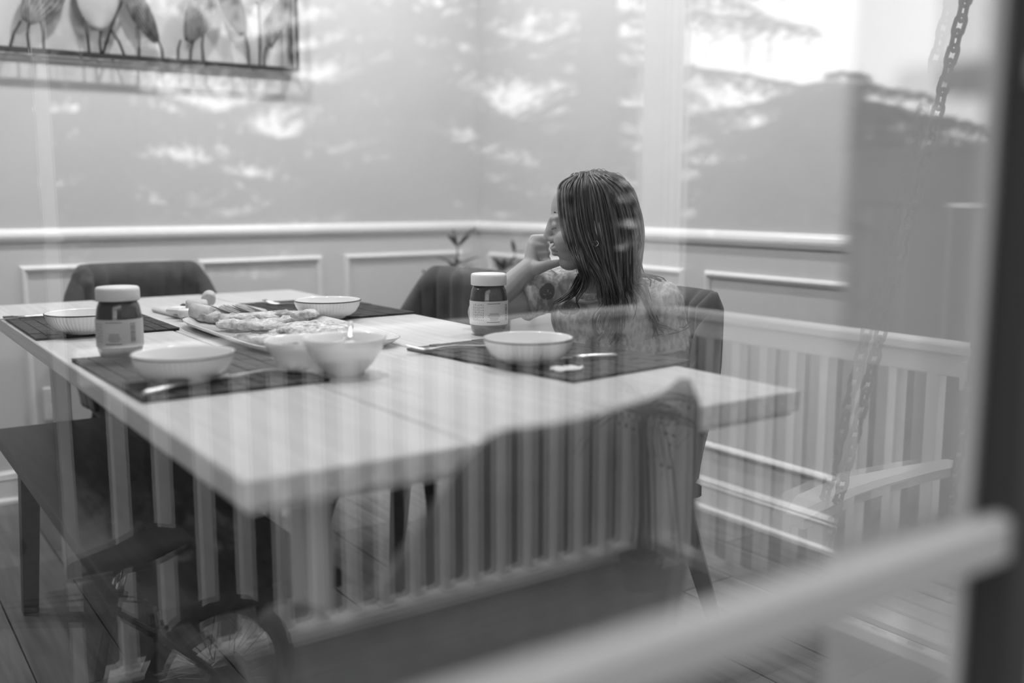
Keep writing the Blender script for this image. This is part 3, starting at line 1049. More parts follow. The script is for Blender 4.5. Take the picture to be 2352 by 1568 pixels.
# wall outlet and baseboard register
pO = onY(124, 925, YB - .004)
ou = thing('wall_outlet', (pO.x, YB - .004, pO.z), 'white electric wall outlet on the wainscot', 'outlet')
MB().box((0, -.004, 0), (.07, .008, .115), bev=.003).build('cover_plate', M_plate, ou)
for zz in (-.024, .024):
    MB().box((0, -.0085, zz), (.028, .003, .03), bev=.001).build('socket', M_trim, ou)
rg = thing('floor_register', (.93, YB - .012, .0), 'white slatted heating register along the baseboard', 'vent')
MB().box((0, -.014, .075), (.50, .028, .15), bev=.004).build('housing', M_plate, rg)
for i in range(9):
    MB().bar((-.23, -.031, .03 + i * .0125), (.23, -.031, .03 + i * .0125), .010, .004).build('slat', M_trim, rg)

# ================================================================== POTTED PLANT in the corner
pp = Vector((2.16, 3.46, 0))
pt = thing('potted_plant', pp, 'leafy houseplant on tall stems in the corner of the room', 'plant')
MB().lathe([(.001, 0), (.10, 0), (.12, .02), (.145, .27), (.15, .28), (.138, .28), (.13, .25), (.001, .25)], n=32, cap0=False).build('pot', M_pot, pt, smooth=True)
MB().lathe([(.001, .262), (.132, .255)], n=24, cap0=False).build('soil', M_soil, pt)
def leaf(base, d, L, W, droop, name='leaf'):
    d = Vector(d).normalized()
    side = d.cross(Vector((0, 0, 1)))
    if side.length < .1: side = Vector((1, 0, 0))
    side.normalize()
    P = []; Fc = []; nu = 9
    for i in range(nu):
        f = i / (nu - 1)
        c = Vector(base) + d * L * f + Vector((0, 0, -droop * L * f * f))
        wv = W * math.sin(math.pi * min(1, f * .94 + .05)) ** .8
        up = side.cross(d).normalized()
        for g in (-1, 0, 1):
            P.append(c + side * g * wv / 2 + up * abs(g) * wv * .18)
    for i in range(nu - 1):
        for k in range(2):
            Fc.append((i * 3 + k, i * 3 + k + 1, i * 3 + 4 + k, i * 3 + 3 + k))
    o = MB().add(P, Fc).build(name, M_leaf, pt, origin=pp, smooth=True)
    return o
def plant_stem(pix, v, leaves):
    tops = [onY(x_, y_, v) for x_, y_ in pix]
    b0 = pp + Vector((random.uniform(-.05, .05), random.uniform(-.05, .05), .25))
    MB().tube([b0, b0.lerp(tops[0], .5) + Vector((.01, 0, .02))] + tops, [.007, .006] + [.004] * len(tops), 7).build('stem', M_stem, pt, origin=pp, smooth=True)
    for (x0, y0, x1, y1, w_, dv) in leaves:
        a = onY(x0, y0, v); b = onY(x1, y1, v + dv)
        leaf(a, b - a, (b - a).length, w_, .12)
plant_stem([(1046, 640), (1051, 590), (1051, 555)], 3.46,
           [(1048, 566, 1028, 532, .022, -.05), (1050, 566, 1040, 518, .018, .05), (1052, 566, 1098, 508, .024, .04), (1055, 566, 1083, 536, .022, -.06),
            (1050, 612, 1000, 582, .026, .05), (1048, 618, 1020, 588, .022, -.05), (1052, 612, 1112, 576, .022, .05), (1052, 618, 1094, 603, .024, -.03),
            (1048, 608, 1046, 590, .03, 0), (1046, 612, 1060, 592, .028, .04), (1046, 620, 1026, 604, .022, .04)])
plant_stem([(1000, 690), (992, 660)], 3.42,
           [(992, 650, 969, 612, .022, -.04), (994, 650, 1014, 604, .024, .04), (992, 662, 952, 664, .026, -.02), (992, 668, 964, 690, .024, .04), (996, 656, 1030, 640, .02, 0)])
plant_stem([(1152, 640), (1158, 610)], 3.30,
           [(1158, 622, 1130, 582, .024, -.04), (1160, 622, 1186, 578, .022, .03), (1150, 626, 1140, 596, .024, .05), (1156, 620, 1160, 590, .026, -.03),
            (1182, 582, 1176, 546, .02, .03), (1186, 580, 1208, 576, .026, 0), (1160, 620, 1200, 596, .022, -.03), (1166, 618, 1180, 600, .03, 0)])

# ================================================================== THE GIRL
def voxel(mb, size, it, name, m, parent, origin, fac=.5):
    o = mb.build(name, m, None)
    r_ = o.modifiers.new('r', 'REMESH'); r_.mode = 'VOXEL'; r_.voxel_size = size; r_.use_smooth_shade = True
    s_ = o.modifiers.new('s', 'SMOOTH'); s_.iterations = it; s_.factor = fac
    dg = bpy.context.evaluated_depsgraph_get()
    me = bpy.data.meshes.new_from_object(o.evaluated_get(dg), depsgraph=dg)
    me.transform(Matrix.Translation(-Vector(origin)))
    bpy.data.objects.remove(o)
    me.name = name
    me.materials.clear(); me.materials.append(m)
    for p in me.polygons: p.use_smooth = True
    ob = bpy.data.objects.new(name, me); COL.objects.link(ob)
    ob.parent = parent
    return ob
def wrinkle(o, amp, sc, seed):
    me = o.data
    n = len(me.vertices)
    co = np.empty(n * 3); me.vertices.foreach_get('co', co)
    no = np.empty(n * 3); me.vertices.foreach_get('normal', no)
    co = co.reshape(-1, 3); no = no.reshape(-1, 3)
    for i in range(n):
        q = Vector((co[i, 0] * sc, co[i, 1] * sc, co[i, 2] * sc * .55 + seed))
        co[i] += no[i] * amp * (mnoise.noise(q) + .5 * mnoise.noise(q * 2.3) + .15)
    me.vertices.foreach_set('co', co.ravel()); me.update()

GO = Vector((1.49, 1.78, 0))
girl = thing('person', GO, 'girl in a grey printed T-shirt resting her cheek on her fist', 'person')
Hc = onY(1352, 512, 1.775)
fdir = Vector((-.815, .560, -.13)).normalized()
ldir = Vector((0, 0, 1)).cross(fdir).normalized()
udir = fdir.cross(ldir).normalized()
HR = Matrix((fdir, ldir, udir)).transposed()
def HL(x, y, z): return Hc + HR @ Vector((x, y, z))
TC = Vector((1.494, 1.78, 0))
tf = Vector((-.97, -.24, 0)); tlf = Vector((.24, -.97, 0))
SR = Vector((1.4385, 1.895, .835)); SLs = Vector((1.55, 1.665, .808))
ELr = Vector((1.235, 1.915, .787)); WRr = onY(1218, 612, 1.885)
ELl = Vector((1.60, 1.64, .61)); WRl = Vector((1.43, 1.69, .605))
def tp(a, z, fwd=0): 
    p = TC + tlf * a + tf * fwd; return Vector((p.x, p.y, z))
shirt_caps = [(SR, SLs, .052, .052), (tp(.055, .775, .005), tp(-.055, .775, .005), .084, .084), (tp(.05, .70, .0), tp(-.05, .70, .0), .084, .084),
              (tp(.045, .62, -.01), tp(-.045, .62, -.01), .088, .088), (tp(.05, .555, -.03), tp(-.05, .555, -.03), .093, .093)]
slR = (SR + (ELr - SR).normalized() * .005, SR + (ELr - SR).normalized() * .105, .047, .050)
slL = (SLs, SLs + (ELl - SLs).normalized() * .105, .047, .052)

b = MB()
# head
b.ell(HL(-.010, 0, .030), (.092, .073, .082), HR, 24, 16)
b.ell(HL(.030, 0, .005), (.056, .060, .070), HR, 20, 14)
b.ell(HL(.034, 0, -.040), (.050, .052, .052), HR, 20, 14)
b.ell(HL(.052, 0, -.080), (.026, .026, .021), HR)
b.caps(HL(.052, 0, -.078), HL(.0, .048, -.045), .020, .020)
b.caps(HL(.052, 0, -.078), HL(.0, -.048, -.045), .020, .020)
for s_ in (-1, 1):
    b.ell(HL(.055, s_ * .030, -.030), (.030, .026, .030), HR)              # cheek
    b.ell(HL(.071, s_ * .029, .006), (.013, .015, .010), HR)                # eyelid
    b.caps(HL(.079, s_ * .010, .021), HL(.070, s_ * .040, .021), .008, .007)  # brow
    b.ell(HL(.086, s_ * .009, -.026), (.009, .007, .007), HR)              # nostril wing
    b.ell(HL(-.012, s_ * .073, -.014), (.017, .007, .026), HR)             # ear
b.caps(HL(.082, 0, .018), HL(.097, 0, -.017), .0075, .0085)               # nose
b.ell(HL(.096, 0, -.021), (.009, .010, .008), HR)
b.ell(HL(.084, 0, -.0455), (.010, .018, .0060), HR)                          # lips
b.ell(HL(.082, 0, -.0575), (.010, .016, .0065), HR)
# neck, trunk
b.caps(HL(-.022, 0, -.035), Vector((1.468, 1.785, .84)), .043, .046)
for (p, q, r0, r1) in shirt_caps:
    b.caps(p, q, r0 - .020, r1 - .020)
# arms
b.caps(SR + Vector((0, 0, -.012)), ELr, .036, .033); b.caps(ELr, WRr, .035, .0235)
b.caps(SLs + Vector((0, 0, -.012)), ELl, .036, .033); b.caps(ELl, WRl, .034, .023)
# right hand, a loose fist against the mouth
FV = 1.885
Kp = [(1226, 548), (1221, 564), (1223, 581), (1229, 597)]
Pp = [(1251, 546), (1254, 563), (1256, 580), (1257, 596)]
Tp = [(1244, 558), (1246, 574), (1248, 590), (1250, 604)]
K = [onY(x_, y_, FV + .008) for x_, y_ in Kp]
PI = [onY(x_, y_, FV - .018) for x_, y_ in Pp]
TI = [onY(x_, y_, FV - .004) for x_, y_ in Tp]
for i in range(4):
    b.caps(WRr, K[i], .020, .0105)
    b.caps(K[i], PI[i], .0102, .0092)
    b.caps(PI[i], TI[i], .0090, .0080)
for i in range(3):
    b.caps(K[i], K[i + 1], .0105, .0105)
th0, th1, th2 = onY(1232, 616, FV - .02), onY(1262, 608, FV - .035), onY(1284, 603, FV - .04)
b.caps(WRr, th0, .021, .017); b.caps(th0, th1, .016, .011); b.caps(th1, th2, .011, .0085)
# left hand lying in the lap
pl_ = WRl + Vector((-.045, .012, -.006))
b.ell(pl_, (.036, .030, .013))
for i in range(4):
    a0 = WRl + Vector((-.074, -.014 + .015 * i, -.006)); Lf = (.024, .029, .027, .021)[i]
    a1 = a0 + Vector((-Lf, .004, -.006)); a2 = a1 + Vector((-Lf * .7, .004, -.014))
    b.caps(pl_, a0, .012, .009); b.caps(a0, a1, .008, .0075); b.caps(a1, a2, .0075, .0065)
b.caps(WRl + Vector((-.02, .028, 0)), WRl + Vector((-.055, .052, -.004)), .011, .008)
# legs and feet
KNL, KNR = Vector((1.24, 1.705, .515)), Vector((1.24, 1.865, .515))
HPL, HPR = Vector((1.53, 1.725, .545)), Vector((1.53, 1.845, .545))
AKL, AKR = Vector((1.285, 1.70, .16)), Vector((1.285, 1.87, .16))
for (h_, k_, a_) in ((HPL, KNL, AKL), (HPR, KNR, AKR)):
    b.caps(h_, k_, .066, .045); b.caps(k_, a_, .044, .028)
    b.caps(a_ + Vector((.01, 0, -.05)), a_ + Vector((-.11, 0, -.065)), .030, .022)
body = voxel(b, .0028, 4, 'body', M_skin, girl, GO)

# face details
MB().tube([HL(.0755, .012, .0305), HL(.0735, .026, .0345), HL(.0640, .043, .0300)], [.0015, .0024, .0010], 6).build('eyebrow', M_brow, girl, origin=GO, smooth=True)
MB().tube([HL(.0755, -.012, .0305), HL(.0735, -.026, .0345), HL(.0640, -.043, .0300)], [.0015, .0024, .0010], 6).build('eyebrow', M_brow, girl, origin=GO, smooth=True)
for s_ in (-1, 1):
    MB().tube([HL(.0815, s_ * .018, .0005), HL(.0845, s_ * .028, -.0015), HL(.077, s_ * .042, .000)], [.0010, .0018, .0012], 6).build('eyelash', M_brow, girl, origin=GO, smooth=True)
MB().tube([HL(.0900, 0, -.0515), HL(.0868, .011, -.0515), HL(.0780, .0205, -.0535)], [.0014, .0014, .0009], 6).build('mouth_line', M_lip, girl, origin=GO, smooth=True)
MB().ell(HL(.0895, .0085, -.0325), (.0035, .0028, .0018), HR, 8, 6).build('nostril', M_lip, girl, origin=GO, smooth=True)
ring_ = [HL(-.004 + .006 * math.cos(t_ * .63), .0815, -.043 + .006 * math.sin(t_ * .63)) for t_ in range(11)]
MB().tube(ring_, .0010, 6, cap=False).build('earring', M_chrome, girl, origin=GO, smooth=True)

# T-shirt with printed hearts
M_shirt = mat('heather_jersey', .40, .9, .24, 95, (1, 1, .55), .4)
def shirt_print():
    for k_ in M_shirt.node_tree.nodes:
        if k_.type == 'VALTORGB':
            k_.color_ramp.elements[0].position = .42; k_.color_ramp.elements[1].position = .58
    n = M_shirt.node_tree
    bs = n.nodes['Principled BSDF']
    base = bs.inputs['Base Color'].links[0].from_socket
    t_ = n.nodes.new('ShaderNodeTexCoord')
    def blob(c, sc, prev, g, speck):
        mp = n.nodes.new('ShaderNodeMapping'); mp.vector_type = 'POINT'
        mp.inputs['Scale'].default_value = tuple(1 / s for s in sc)
        mp.inputs['Location'].default_value = tuple(-(c[i] - GO[i]) / sc[i] for i in range(3))
        ln = n.nodes.new('ShaderNodeVectorMath'); ln.operation = 'LENGTH'
        lt = n.nodes.new('ShaderNodeMath'); lt.operation = 'LESS_THAN'; lt.inputs[1].default_value = 1.0
        n.links.new(t_.outputs['Object'], mp.inputs['Vector'])
        n.links.new(mp.outputs['Vector'], ln.inputs[0])
        n.links.new(ln.outputs['Value'], lt.inputs[0])
        mx = n.nodes.new('ShaderNodeMixRGB')
        mx.inputs['Color2'].default_value = (g, g, g, 1)
        if speck:
            vo = n.nodes.new('ShaderNodeTexVoronoi'); vo.inputs['Scale'].default_value = 150
            l2 = n.nodes.new('ShaderNodeMath'); l2.operation = 'LESS_THAN'; l2.inputs[1].default_value = .20
            n.links.new(t_.outputs['Object'], vo.inputs['Vector']); n.links.new(vo.outputs['Distance'], l2.inputs[0])
            m2 = n.nodes.new('ShaderNodeMixRGB')
            m2.inputs['Color1'].default_value = (g, g, g, 1); m2.inputs['Color2'].default_value = (.55, .55, .55, 1)
            n.links.new(l2.outputs[0], m2.inputs['Fac']); n.links.new(m2.outputs['Color'], mx.inputs['Color2'])
        n.links.new(lt.outputs[0], mx.inputs['Fac'])
        n.links.new(prev, mx.inputs['Color1'])
        return mx.outputs['Color']
    c1_ = onY(1282, 708, 1.80); c2_ = onY(1268, 668, 1.83); c3_ = onY(1372, 690, 1.71)
    s = blob(c1_, (.05, .05, .022), base, .15, True)
    s = blob(c2_, (.03, .03, .030), s, .15, True)
    s = blob(c3_, (.028, .03, .026), s, .30, False)
    n.links.new(s, bs.inputs['Base Color'])
shirt_print()
sb = MB()
for (p, q, r0, r1) in shirt_caps:
    sb.caps(p, q, r0, r1, 20)
def sleeve(a_, c_, r0, r1):
    d_ = (c_ - a_).normalized()
    sb.ell(a_, r0 + .004)
    sb.tube([a_ - d_ * .01, a_.lerp(c_, .5), c_], [r0, (r0 + r1) / 2, r1], 20)
sleeve(*slR); sleeve(*slL)
shirt = voxel(sb, .0045, 3, 't_shirt', M_shirt, girl, GO)
wrinkle(shirt, .009, 19, 1.7)
def ring_band(c_, ax, r_, name, th_=.005, sq=1.0, tilt=None):
    ax = Vector(ax).normalized()
    u_ = ax.cross(Vector((0, 0, 1)) if abs(ax.z) < .9 else Vector((1, 0, 0))).normalized(); v_ = ax.cross(u_)
    pts = [c_ + u_ * r_ * math.cos(2 * math.pi * k / 32) + v_ * r_ * sq * math.sin(2 * math.pi * k / 32) for k in range(33)]
    return MB().tube(pts, th_, 8, cap=False).build(name, M_band, girl, origin=GO, smooth=True)
dR = (slR[1] - slR[0]).normalized(); dL = (slL[1] - slL[0]).normalized()
ring_band(slR[0] + dR * .012, dR, slR[2] + .0035, 'shoulder_seam', .0018)
ring_band(slL[0] + dL * .012, dL, slL[2] + .0035, 'shoulder_seam', .0018)
ring_band(slR[1] - dR * .004, dR, slR[3] - .002, 'sleeve_band')
ring_band(slL[1] - dL * .004, dL, slL[3] - .002, 'sleeve_band')
ring_band(Vector((1.450, 1.768, .850)), Vector((-.62, -.22, 1)), .064, 'collar_band', .0052)
# trousers and shoes
tb_ = MB()
for (h_, k_, a_) in ((HPL, KNL, AKL), (HPR, KNR, AKR)):
    tb_.caps(h_, k_, .072, .052); tb_.tube([k_, k_.lerp(a_, .5), a_ + Vector((0, 0, .01))], [.052, .046, .042], 16); tb_.ell(k_, .052)
tb_.caps(HPL, HPR, .080, .080)
voxel(tb_, .006, 3, 'trousers', M_denim, girl, GO)
for a_ in (AKL, AKR):
    s2 = MB().caps(a_ + Vector((.015, 0, -.055)), a_ + Vector((-.115, 0, -.068)), .036, .028)
    s2.caps(a_ + Vector((.01, 0, -.02)), a_ + Vector((.01, 0, -.055)), .034, .036)
    voxel(s2, .006, 3, 'shoe', M_paper, girl, GO)

# ------------------------------------------------------------------ hair
CC = (-.014, 0, .024); CR = (.103, .083, .091)
def seg_sd(p, a_, c_, r0, r1):
    d_ = c_ - a_; L2 = d_.length_squared
    t_ = max(0, min(1, (p - a_).dot(d_) / L2)) if L2 > 1e-9 else 0
    q = a_ + d_ * t_
    v_ = p - q
    return v_.length - (r0 + (r1 - r0) * t_), v_
solids = shirt_caps + [slR, slL, (SR, ELr, .043, .036), (ELr, WRr, .036, .026)]
neckA, neckB = HL(-.022, 0, -.035), Vector((1.468, 1.785, .84))
solids = solids + [(neckA, neckB, .044, .047)]
def pushout(p, off):
    for (a_, c_, r0, r1) in solids:
        sd_, v_ = seg_sd(p, a_, c_, r0, r1)
        if sd_ < off and v_.length > 1e-6:
            p = p + v_.normalized() * (off - sd_)
    return p
hr = random.Random(12)
Ecen = HL(*CC)
HRi = HR.transposed()
def head_hit(x_, y_, lift):
    r_ = ray(x_, y_); o_ = HRi @ (Vector((0, 0, CAM_H)) - Ecen); d_ = HRi @ r_
    S = Vector((1 / (CR[0] + lift), 1 / (CR[1] + lift), 1 / (CR[2] + lift)))
    o_ = Vector((o_.x * S.x, o_.y * S.y, o_.z * S.z)); d_ = Vector((d_.x * S.x, d_.y * S.y, d_.z * S.z))
    A_ = d_.dot(d_); B_ = o_.dot(d_); C_ = o_.dot(o_) - 1
    disc = B_ * B_ - A_ * C_
    t_ = (-B_ - math.sqrt(disc)) / A_ if disc > 0 else -B_ / A_
    p = Vector((0, 0, CAM_H)) + r_ * t_
    # over cheek, ear and jaw the hair lies outside the face
    q = HRi @ (p - Hc)
    need = (.072 + lift) * smooth01((.035 - q.z) / .05)
    if q.y < need and q.x > -.10:
        oo = HRi @ (Vector((0, 0, CAM_H)) - Hc); dd = HRi @ r_
        p = Vector((0, 0, CAM_H)) + r_ * ((need - oo.y) / dd.y)
    return p
def catmull(P, n):
    out = []
    Q = [P[0] * 2 - P[1]] + P + [P[-1] * 2 - P[-2]]
    m = len(P) - 1
    for k in range(n):
        u_ = m * k / (n - 1); i = min(m - 1, int(u_)); t_ = u_ - i
        p0, p1, p2, p3 = Q[i], Q[i + 1], Q[i + 2], Q[i + 3]
        out.append(.5 * ((2 * p1) + (p2 - p0) * t_ + (2 * p0 - 5 * p1 + 4 * p2 - p3) * t_ * t_ + (3 * p1 - p0 - 3 * p2 + p3) * t_ ** 3))
    return out
cap_mb = MB()
cap_mb.ell(HL(-.020, 0, .028), (.097, .080, .087), HR, 28, 18)
cap_mb.ell(HL(-.050, .010, -.030), (.060, .066, .075), HR, 20, 14)
cap_mb.caps(HL(-.055, .030, -.060), HL(-.055, .035, -.115), .044, .036)
cap_mb.caps(HL(-.055, -.02, -.060), HL(-.055, -.02, -.115), .040, .030)
hair = voxel(cap_mb, .004, 4, 'hair', M_hair, girl, GO)
wrinkle(hair, .003, 60, 4.0)
lk1 = MB(); lk2 = MB()
# guides: photo pixels; a third value fixes the depth where the lock has left the head
guides = [
 ([(1324, 402), (1294, 425), (1292, 470), (1300, 530), (1314, 575), (1330, 612, 1.715), (1340, 648, 1.715)], 26, 5, 3),
 ([(1328, 399), (1306, 435), (1310, 500), (1326, 560), (1340, 610, 1.70), (1352, 650, 1.70), (1344, 676, 1.70)], 26, 10, 4),
 ([(1336, 398), (1322, 440), (1328, 520), (1352, 590), (1378, 640, 1.69), (1388, 700, 1.675), (1376, 745, 1.66), (1384, 772, 1.655)], 30, 12, 6),
 ([(1344, 397), (1345, 440), (1358, 530), (1380, 600), (1400, 660, 1.685), (1412, 715, 1.67), (1402, 760, 1.655), (1382, 792, 1.65)], 34, 13, 6),
 ([(1352, 397), (1370, 440), (1388, 530), (1402, 605), (1414, 660, 1.68), (1424, 720, 1.665), (1418, 770, 1.655), (1402, 798, 1.65)], 34, 13, 6),
 ([(1358, 397), (1392, 440), (1414, 530), (1422, 610), (1428, 665, 1.68), (1432, 715, 1.665), (1424, 750, 1.66)], 34, 13, 5),
 ([(1364, 398), (1412, 445), (1436, 530), (1440, 610), (1440, 660, 1.68), (1450, 700, 1.67), (1446, 730, 1.66)], 32, 12, 5),
 ([(1370, 399), (1428, 455), (1452, 540), (1454, 605), (1456, 650, 1.69), (1490, 690, 1.67), (1522, 730, 1.655), (1532, 765, 1.65)], 28, 10, 5),
 ([(1378, 402), (1440, 465), (1462, 550), (1462, 606), (1472, 640, 1.70), (1512, 668, 1.68), (1548, 700, 1.665), (1560, 735, 1.66)], 9, 9, 5),
 ([(1386, 406), (1446, 475), (1466, 560), (1464, 610), (1480, 640, 1.72), (1530, 662, 1.70), (1562, 690, 1.68)], 4, 7, 5),
 ([(1372, 397), (1425, 425), (1458, 480), (1470, 540), (1466, 600), (1464, 640, 1.72)], 26, 7, 3),
 ([(1384, 400), (1440, 440), (1466, 500), (1472, 556), (1464, 612), (1470, 645, 1.74)], 20, 6, 3),
 ([(1352, 612, 1.77), (1336, 640, 1.765), (1318, 668, 1.75), (1292, 690, 1.745), (1270, 700, 1.75)], 16, 7, 4),
 ([(1345, 620, 1.74), (1338, 660, 1.735), (1324, 690, 1.725), (1330, 715, 1.72)], 10, 5, 4),
 ([(1400, 640, 1.69), (1392, 690, 1.675), (1366, 730, 1.665), (1372, 768, 1.66), (1392, 756, 1.655)], 8, 4, 3),
 ([(1420, 640, 1.69), (1428, 700, 1.67), (1412, 750, 1.655), (1430, 780, 1.65)], 8, 5, 3),
]
for (gp, cnt_, spread, wob) in guides:
    for i in range(cnt_):
        ox, oy = hr.gauss(0, spread * .75), hr.gauss(0, spread * .3)
        ph = hr.uniform(0, 6.28); lift = hr.uniform(-.003, .007); wl = hr.uniform(.7, 1.3)
        cut = hr.uniform(.78, 1.0)
        raw = []
        m_ = len(gp)
        for k, q in enumerate(gp):
            f = k / (m_ - 1)
            kx = ox * (1.0 if f > .12 else .7) * (1 - .35 * f) + wob * math.sin(f * 6 * wl + ph) * f
            x_, y_ = q[0] + kx, q[1] + oy * (1 if f > .1 else .4)
            if len(q) == 2:
                raw.append(head_hit(x_, y_, lift))
            else:
                raw.append(onY(x_, y_, q[2] + hr.uniform(-.012, .012)))
        pts = catmull(raw, 26)
        pts = [pushout(p, .005 + max(0, lift)) for p in pts[:max(8, int(26 * cut))]]
        n_ = len(pts)
        w_ = hr.uniform(.0016, .0030) if i % 3 else hr.uniform(.0006, .0010)
        rad = [w_ * (1 - .8 * max(0, (k / (n_ - 1) - .5) / .5)) for k in range(n_)]
        (lk1 if hr.random() < .66 else lk2).tube(pts, rad, 5)
# stray fly-away curls on the crown
for i in range(9):
    a_ = R(hr.uniform(-60, 50)); y_ = hr.uniform(-.03, .04)
    p = HL(CC[0] + CR[0] * math.sin(a_), y_, CC[2] + CR[2] * math.cos(a_) - .004)
    d_ = HR @ Vector((hr.uniform(-.5, .5), hr.uniform(-.4, .4), 1))
    pts = [p, p + d_ * .005, p + d_ * .006 + HR @ Vector((-.007, 0, .001)), p + HR @ Vector((-.015, 0, .001)), p + HR @ Vector((-.020, 0, -.006))]
    lk1.tube(pts, [.0004, .0004, .0004, .0003, .0002], 4)
lk1.build('hair_locks', M_hair, hair, origin=GO, smooth=True)
lk2.build('hair_locks', M_hair2, hair, origin=GO, smooth=True)

# ================================================================== PORCH behind the camera (seen mirrored in the pane)
D = -.28
PYR = mir(2.60)                # railing line parallel to the house
PXR = 2.42                     # railing line at the porch end
gnd = MB().add([(-14, 1, -.80), (16, 1, -.80), (16, -16, -.80), (-14, -16, -.80)], [(0, 1, 2, 3)]).build('ground_lawn', M_grass)
tag(gnd, kind='structure')
drv = MB().box((-2.0, mir(7.6), -.795), (7.6, 5.2, .02)).build('gravel_drive', M_drive)
tag(drv, kind='structure')
dk = MB().box(((-2.4 + PXR + .1) / 2, (YO + PYR - .12) / 2, D - .20), (PXR + 2.5, YO - PYR + .12, .30)).build('floor_porch', M_deck)
tag(dk, kind='structure')
y = YO - .072
while y > PYR - .10:
    MB().box(((-2.4 + PXR + .12) / 2, y, D - .0125), (PXR + 2.52, .136, .025), bev=.003).build('plank', M_deck, dk)
    y -= .142
pg = thing('added_pergola', (.05, (YO + PYR) / 2, D), 'white open beams over the porch, added out of view to let daylight through', 'added_pergola')  # invented open beams, out of view, instead of a roof that would darken the porch
for yy in (PYR - .02, (YO + PYR) / 2 + .55):
    MB().box((.05, yy - pg.location.y, 2.68), (5.2, .07, .15), bev=.006).build('beam', M_rail, pg)
for i in range(9):
    MB().box((-2.3 + i * .575, 0, 2.80), (.05, YO - PYR + .30, .11), bev=.005).build('rafter', M_rail, pg)

def railing(p0, p1, n, label, name='porch_railing'):
    p0 = Vector(p0); p1 = Vector(p1)
    d = (p1 - p0); L = d.length; d.normalize()
    rz = math.atan2(d.y, d.x)
    t = thing(name, (p0.x, p0.y, D), label, 'railing', rz, 'porch railing runs')
    MB().box((L / 2, 0, .937), (L, .085, .028), bev=.005).build('top_cap', M_rail, t)
    MB().box((L / 2, 0, .893), (L, .040, .060), bev=.003).build('top_rail', M_rail, t)
    MB().box((L / 2, 0, .080), (L, .075, .040), bev=.004).build('bottom_rail', M_rail, t)
    for i in range(n):
        x_ = L * (i + .75) / (n + .5)
        MB().box((x_, 0, .483), (.037, .037, .77), bev=.003).build('baluster', M_rail, t)
        MB().box((x_, 0, .104), (.048, .048, .012), bev=.002).build('baluster_shoe', M_rail, t)
    return t
railing((.50, PYR, 0), (PXR - .05, PYR, 0), 17, 'white baluster railing along the long porch edge')
railing((PXR, PYR + .06, 0), (PXR, YO - .03, 0), 18, 'white baluster railing closing the porch end by the swing')
po = thing('porch_post', (PXR + .02, PYR - .01, D), 'white square porch post at the railing corner', 'post')
MB().box((0, 0, 1.30), (.115, .115, 2.60), bev=.006).build('shaft', M_rail, po)
for sx in (-1, 1):
    MB().box((sx * .034, .060, 1.30), (.012, .008, 2.58)).build('trim_strip', M_rail, po)
    MB().box((.060, sx * .034, 1.30), (.008, .012, 2.58)).build('trim_strip', M_rail, po)
MB().box((0, 0, .06), (.15, .15, .12), bev=.006).build('base_block', M_rail, po)
po2 = thing('porch_post', (.455, PYR, D), 'slim white porch post beside the solid privacy wall', 'post')
MB().box((0, 0, 1.30), (.03, .03, 2.60), bev=.004).build('shaft', M_rail, po2)
pw = thing('privacy_wall', (-.345, PYR, D), 'plain grey privacy wall of upright boards on the porch edge', 'wall panel')
for i in range(11):
    MB().box((-.70 + .141 * i, 0, 1.29), (.138, .022, 2.58), bev=.002).build('board', M_privacy, pw)
MB().box((0, -.03, .2), (1.56, .04, .08)).build('back_rail', M_privacy, pw)
MB().box((0, -.03, 2.2), (1.56, .04, .08)).build('back_rail', M_privacy, pw)

# ------------------------------------------------------------------ porch swing hung on chains
sx0 = Vector((1.97, mir(.96), D))
sw = thing('porch_swing', sx0, 'white slatted porch swing bench hanging on chains', 'swing', R(90))
# local: x along the bench, y towards the back (railing side is -y after rotation), z up
SL = .84
for i in range(6):
    MB().box((0, -.02 + .078 * i - .20, .43 + .004 * abs(i - 2.5)), (SL, .064, .02), bev=.004).build('seat_slat', M_swing, sw)
for i in range(7):
    MB().bar((-SL / 2 + .06 + i * .12, -.24, .46), (-SL / 2 + .06 + i * .12, -.33, .86), .07, .018).build('back_slat', M_swing, sw)
MB().bar((-SL / 2, -.335, .89), (SL / 2, -.335, .89), .03, .07).build('back_rail', M_swing, sw)
for s_ in (-1, 1):
    x_ = s_ * (SL / 2 - .01)
    MB().bar((x_, -.27, .41), (x_, .24, .41), .04, .05).build('side_rail', M_swing, sw)
    MB().bar((x_, .20, .42), (x_, .20, .65), .04, .04).build('arm_post', M_swing, sw)
    # curved arm rest
    P = []; Fc = []
    pts = [(-.32, .665), (-.15, .672), (.02, .675), (.14, .672), (.23, .660), (.29, .635)]
    ws = [.06, .07, .085, .095, .095, .05]
    for (yy, zz), w_ in zip(pts, ws):
        P += [(x_ - w_ / 2, yy, zz - .011), (x_ + w_ / 2, yy, zz - .011), (x_ + w_ / 2, yy, zz + .011), (x_ - w_ / 2, yy, zz + .011)]
    for i in range(len(pts) - 1):
        for q in range(4):
            j = (q + 1) % 4
            Fc.append((i * 4 + q, i * 4 + j, i * 4 + 4 + j, i * 4 + 4 + q))
    Fc += [(3, 2, 1, 0), tuple(len(P) - 4 + q for q in range(4))]
    MB().add(P, Fc).build('arm_rest', M_swing, sw)
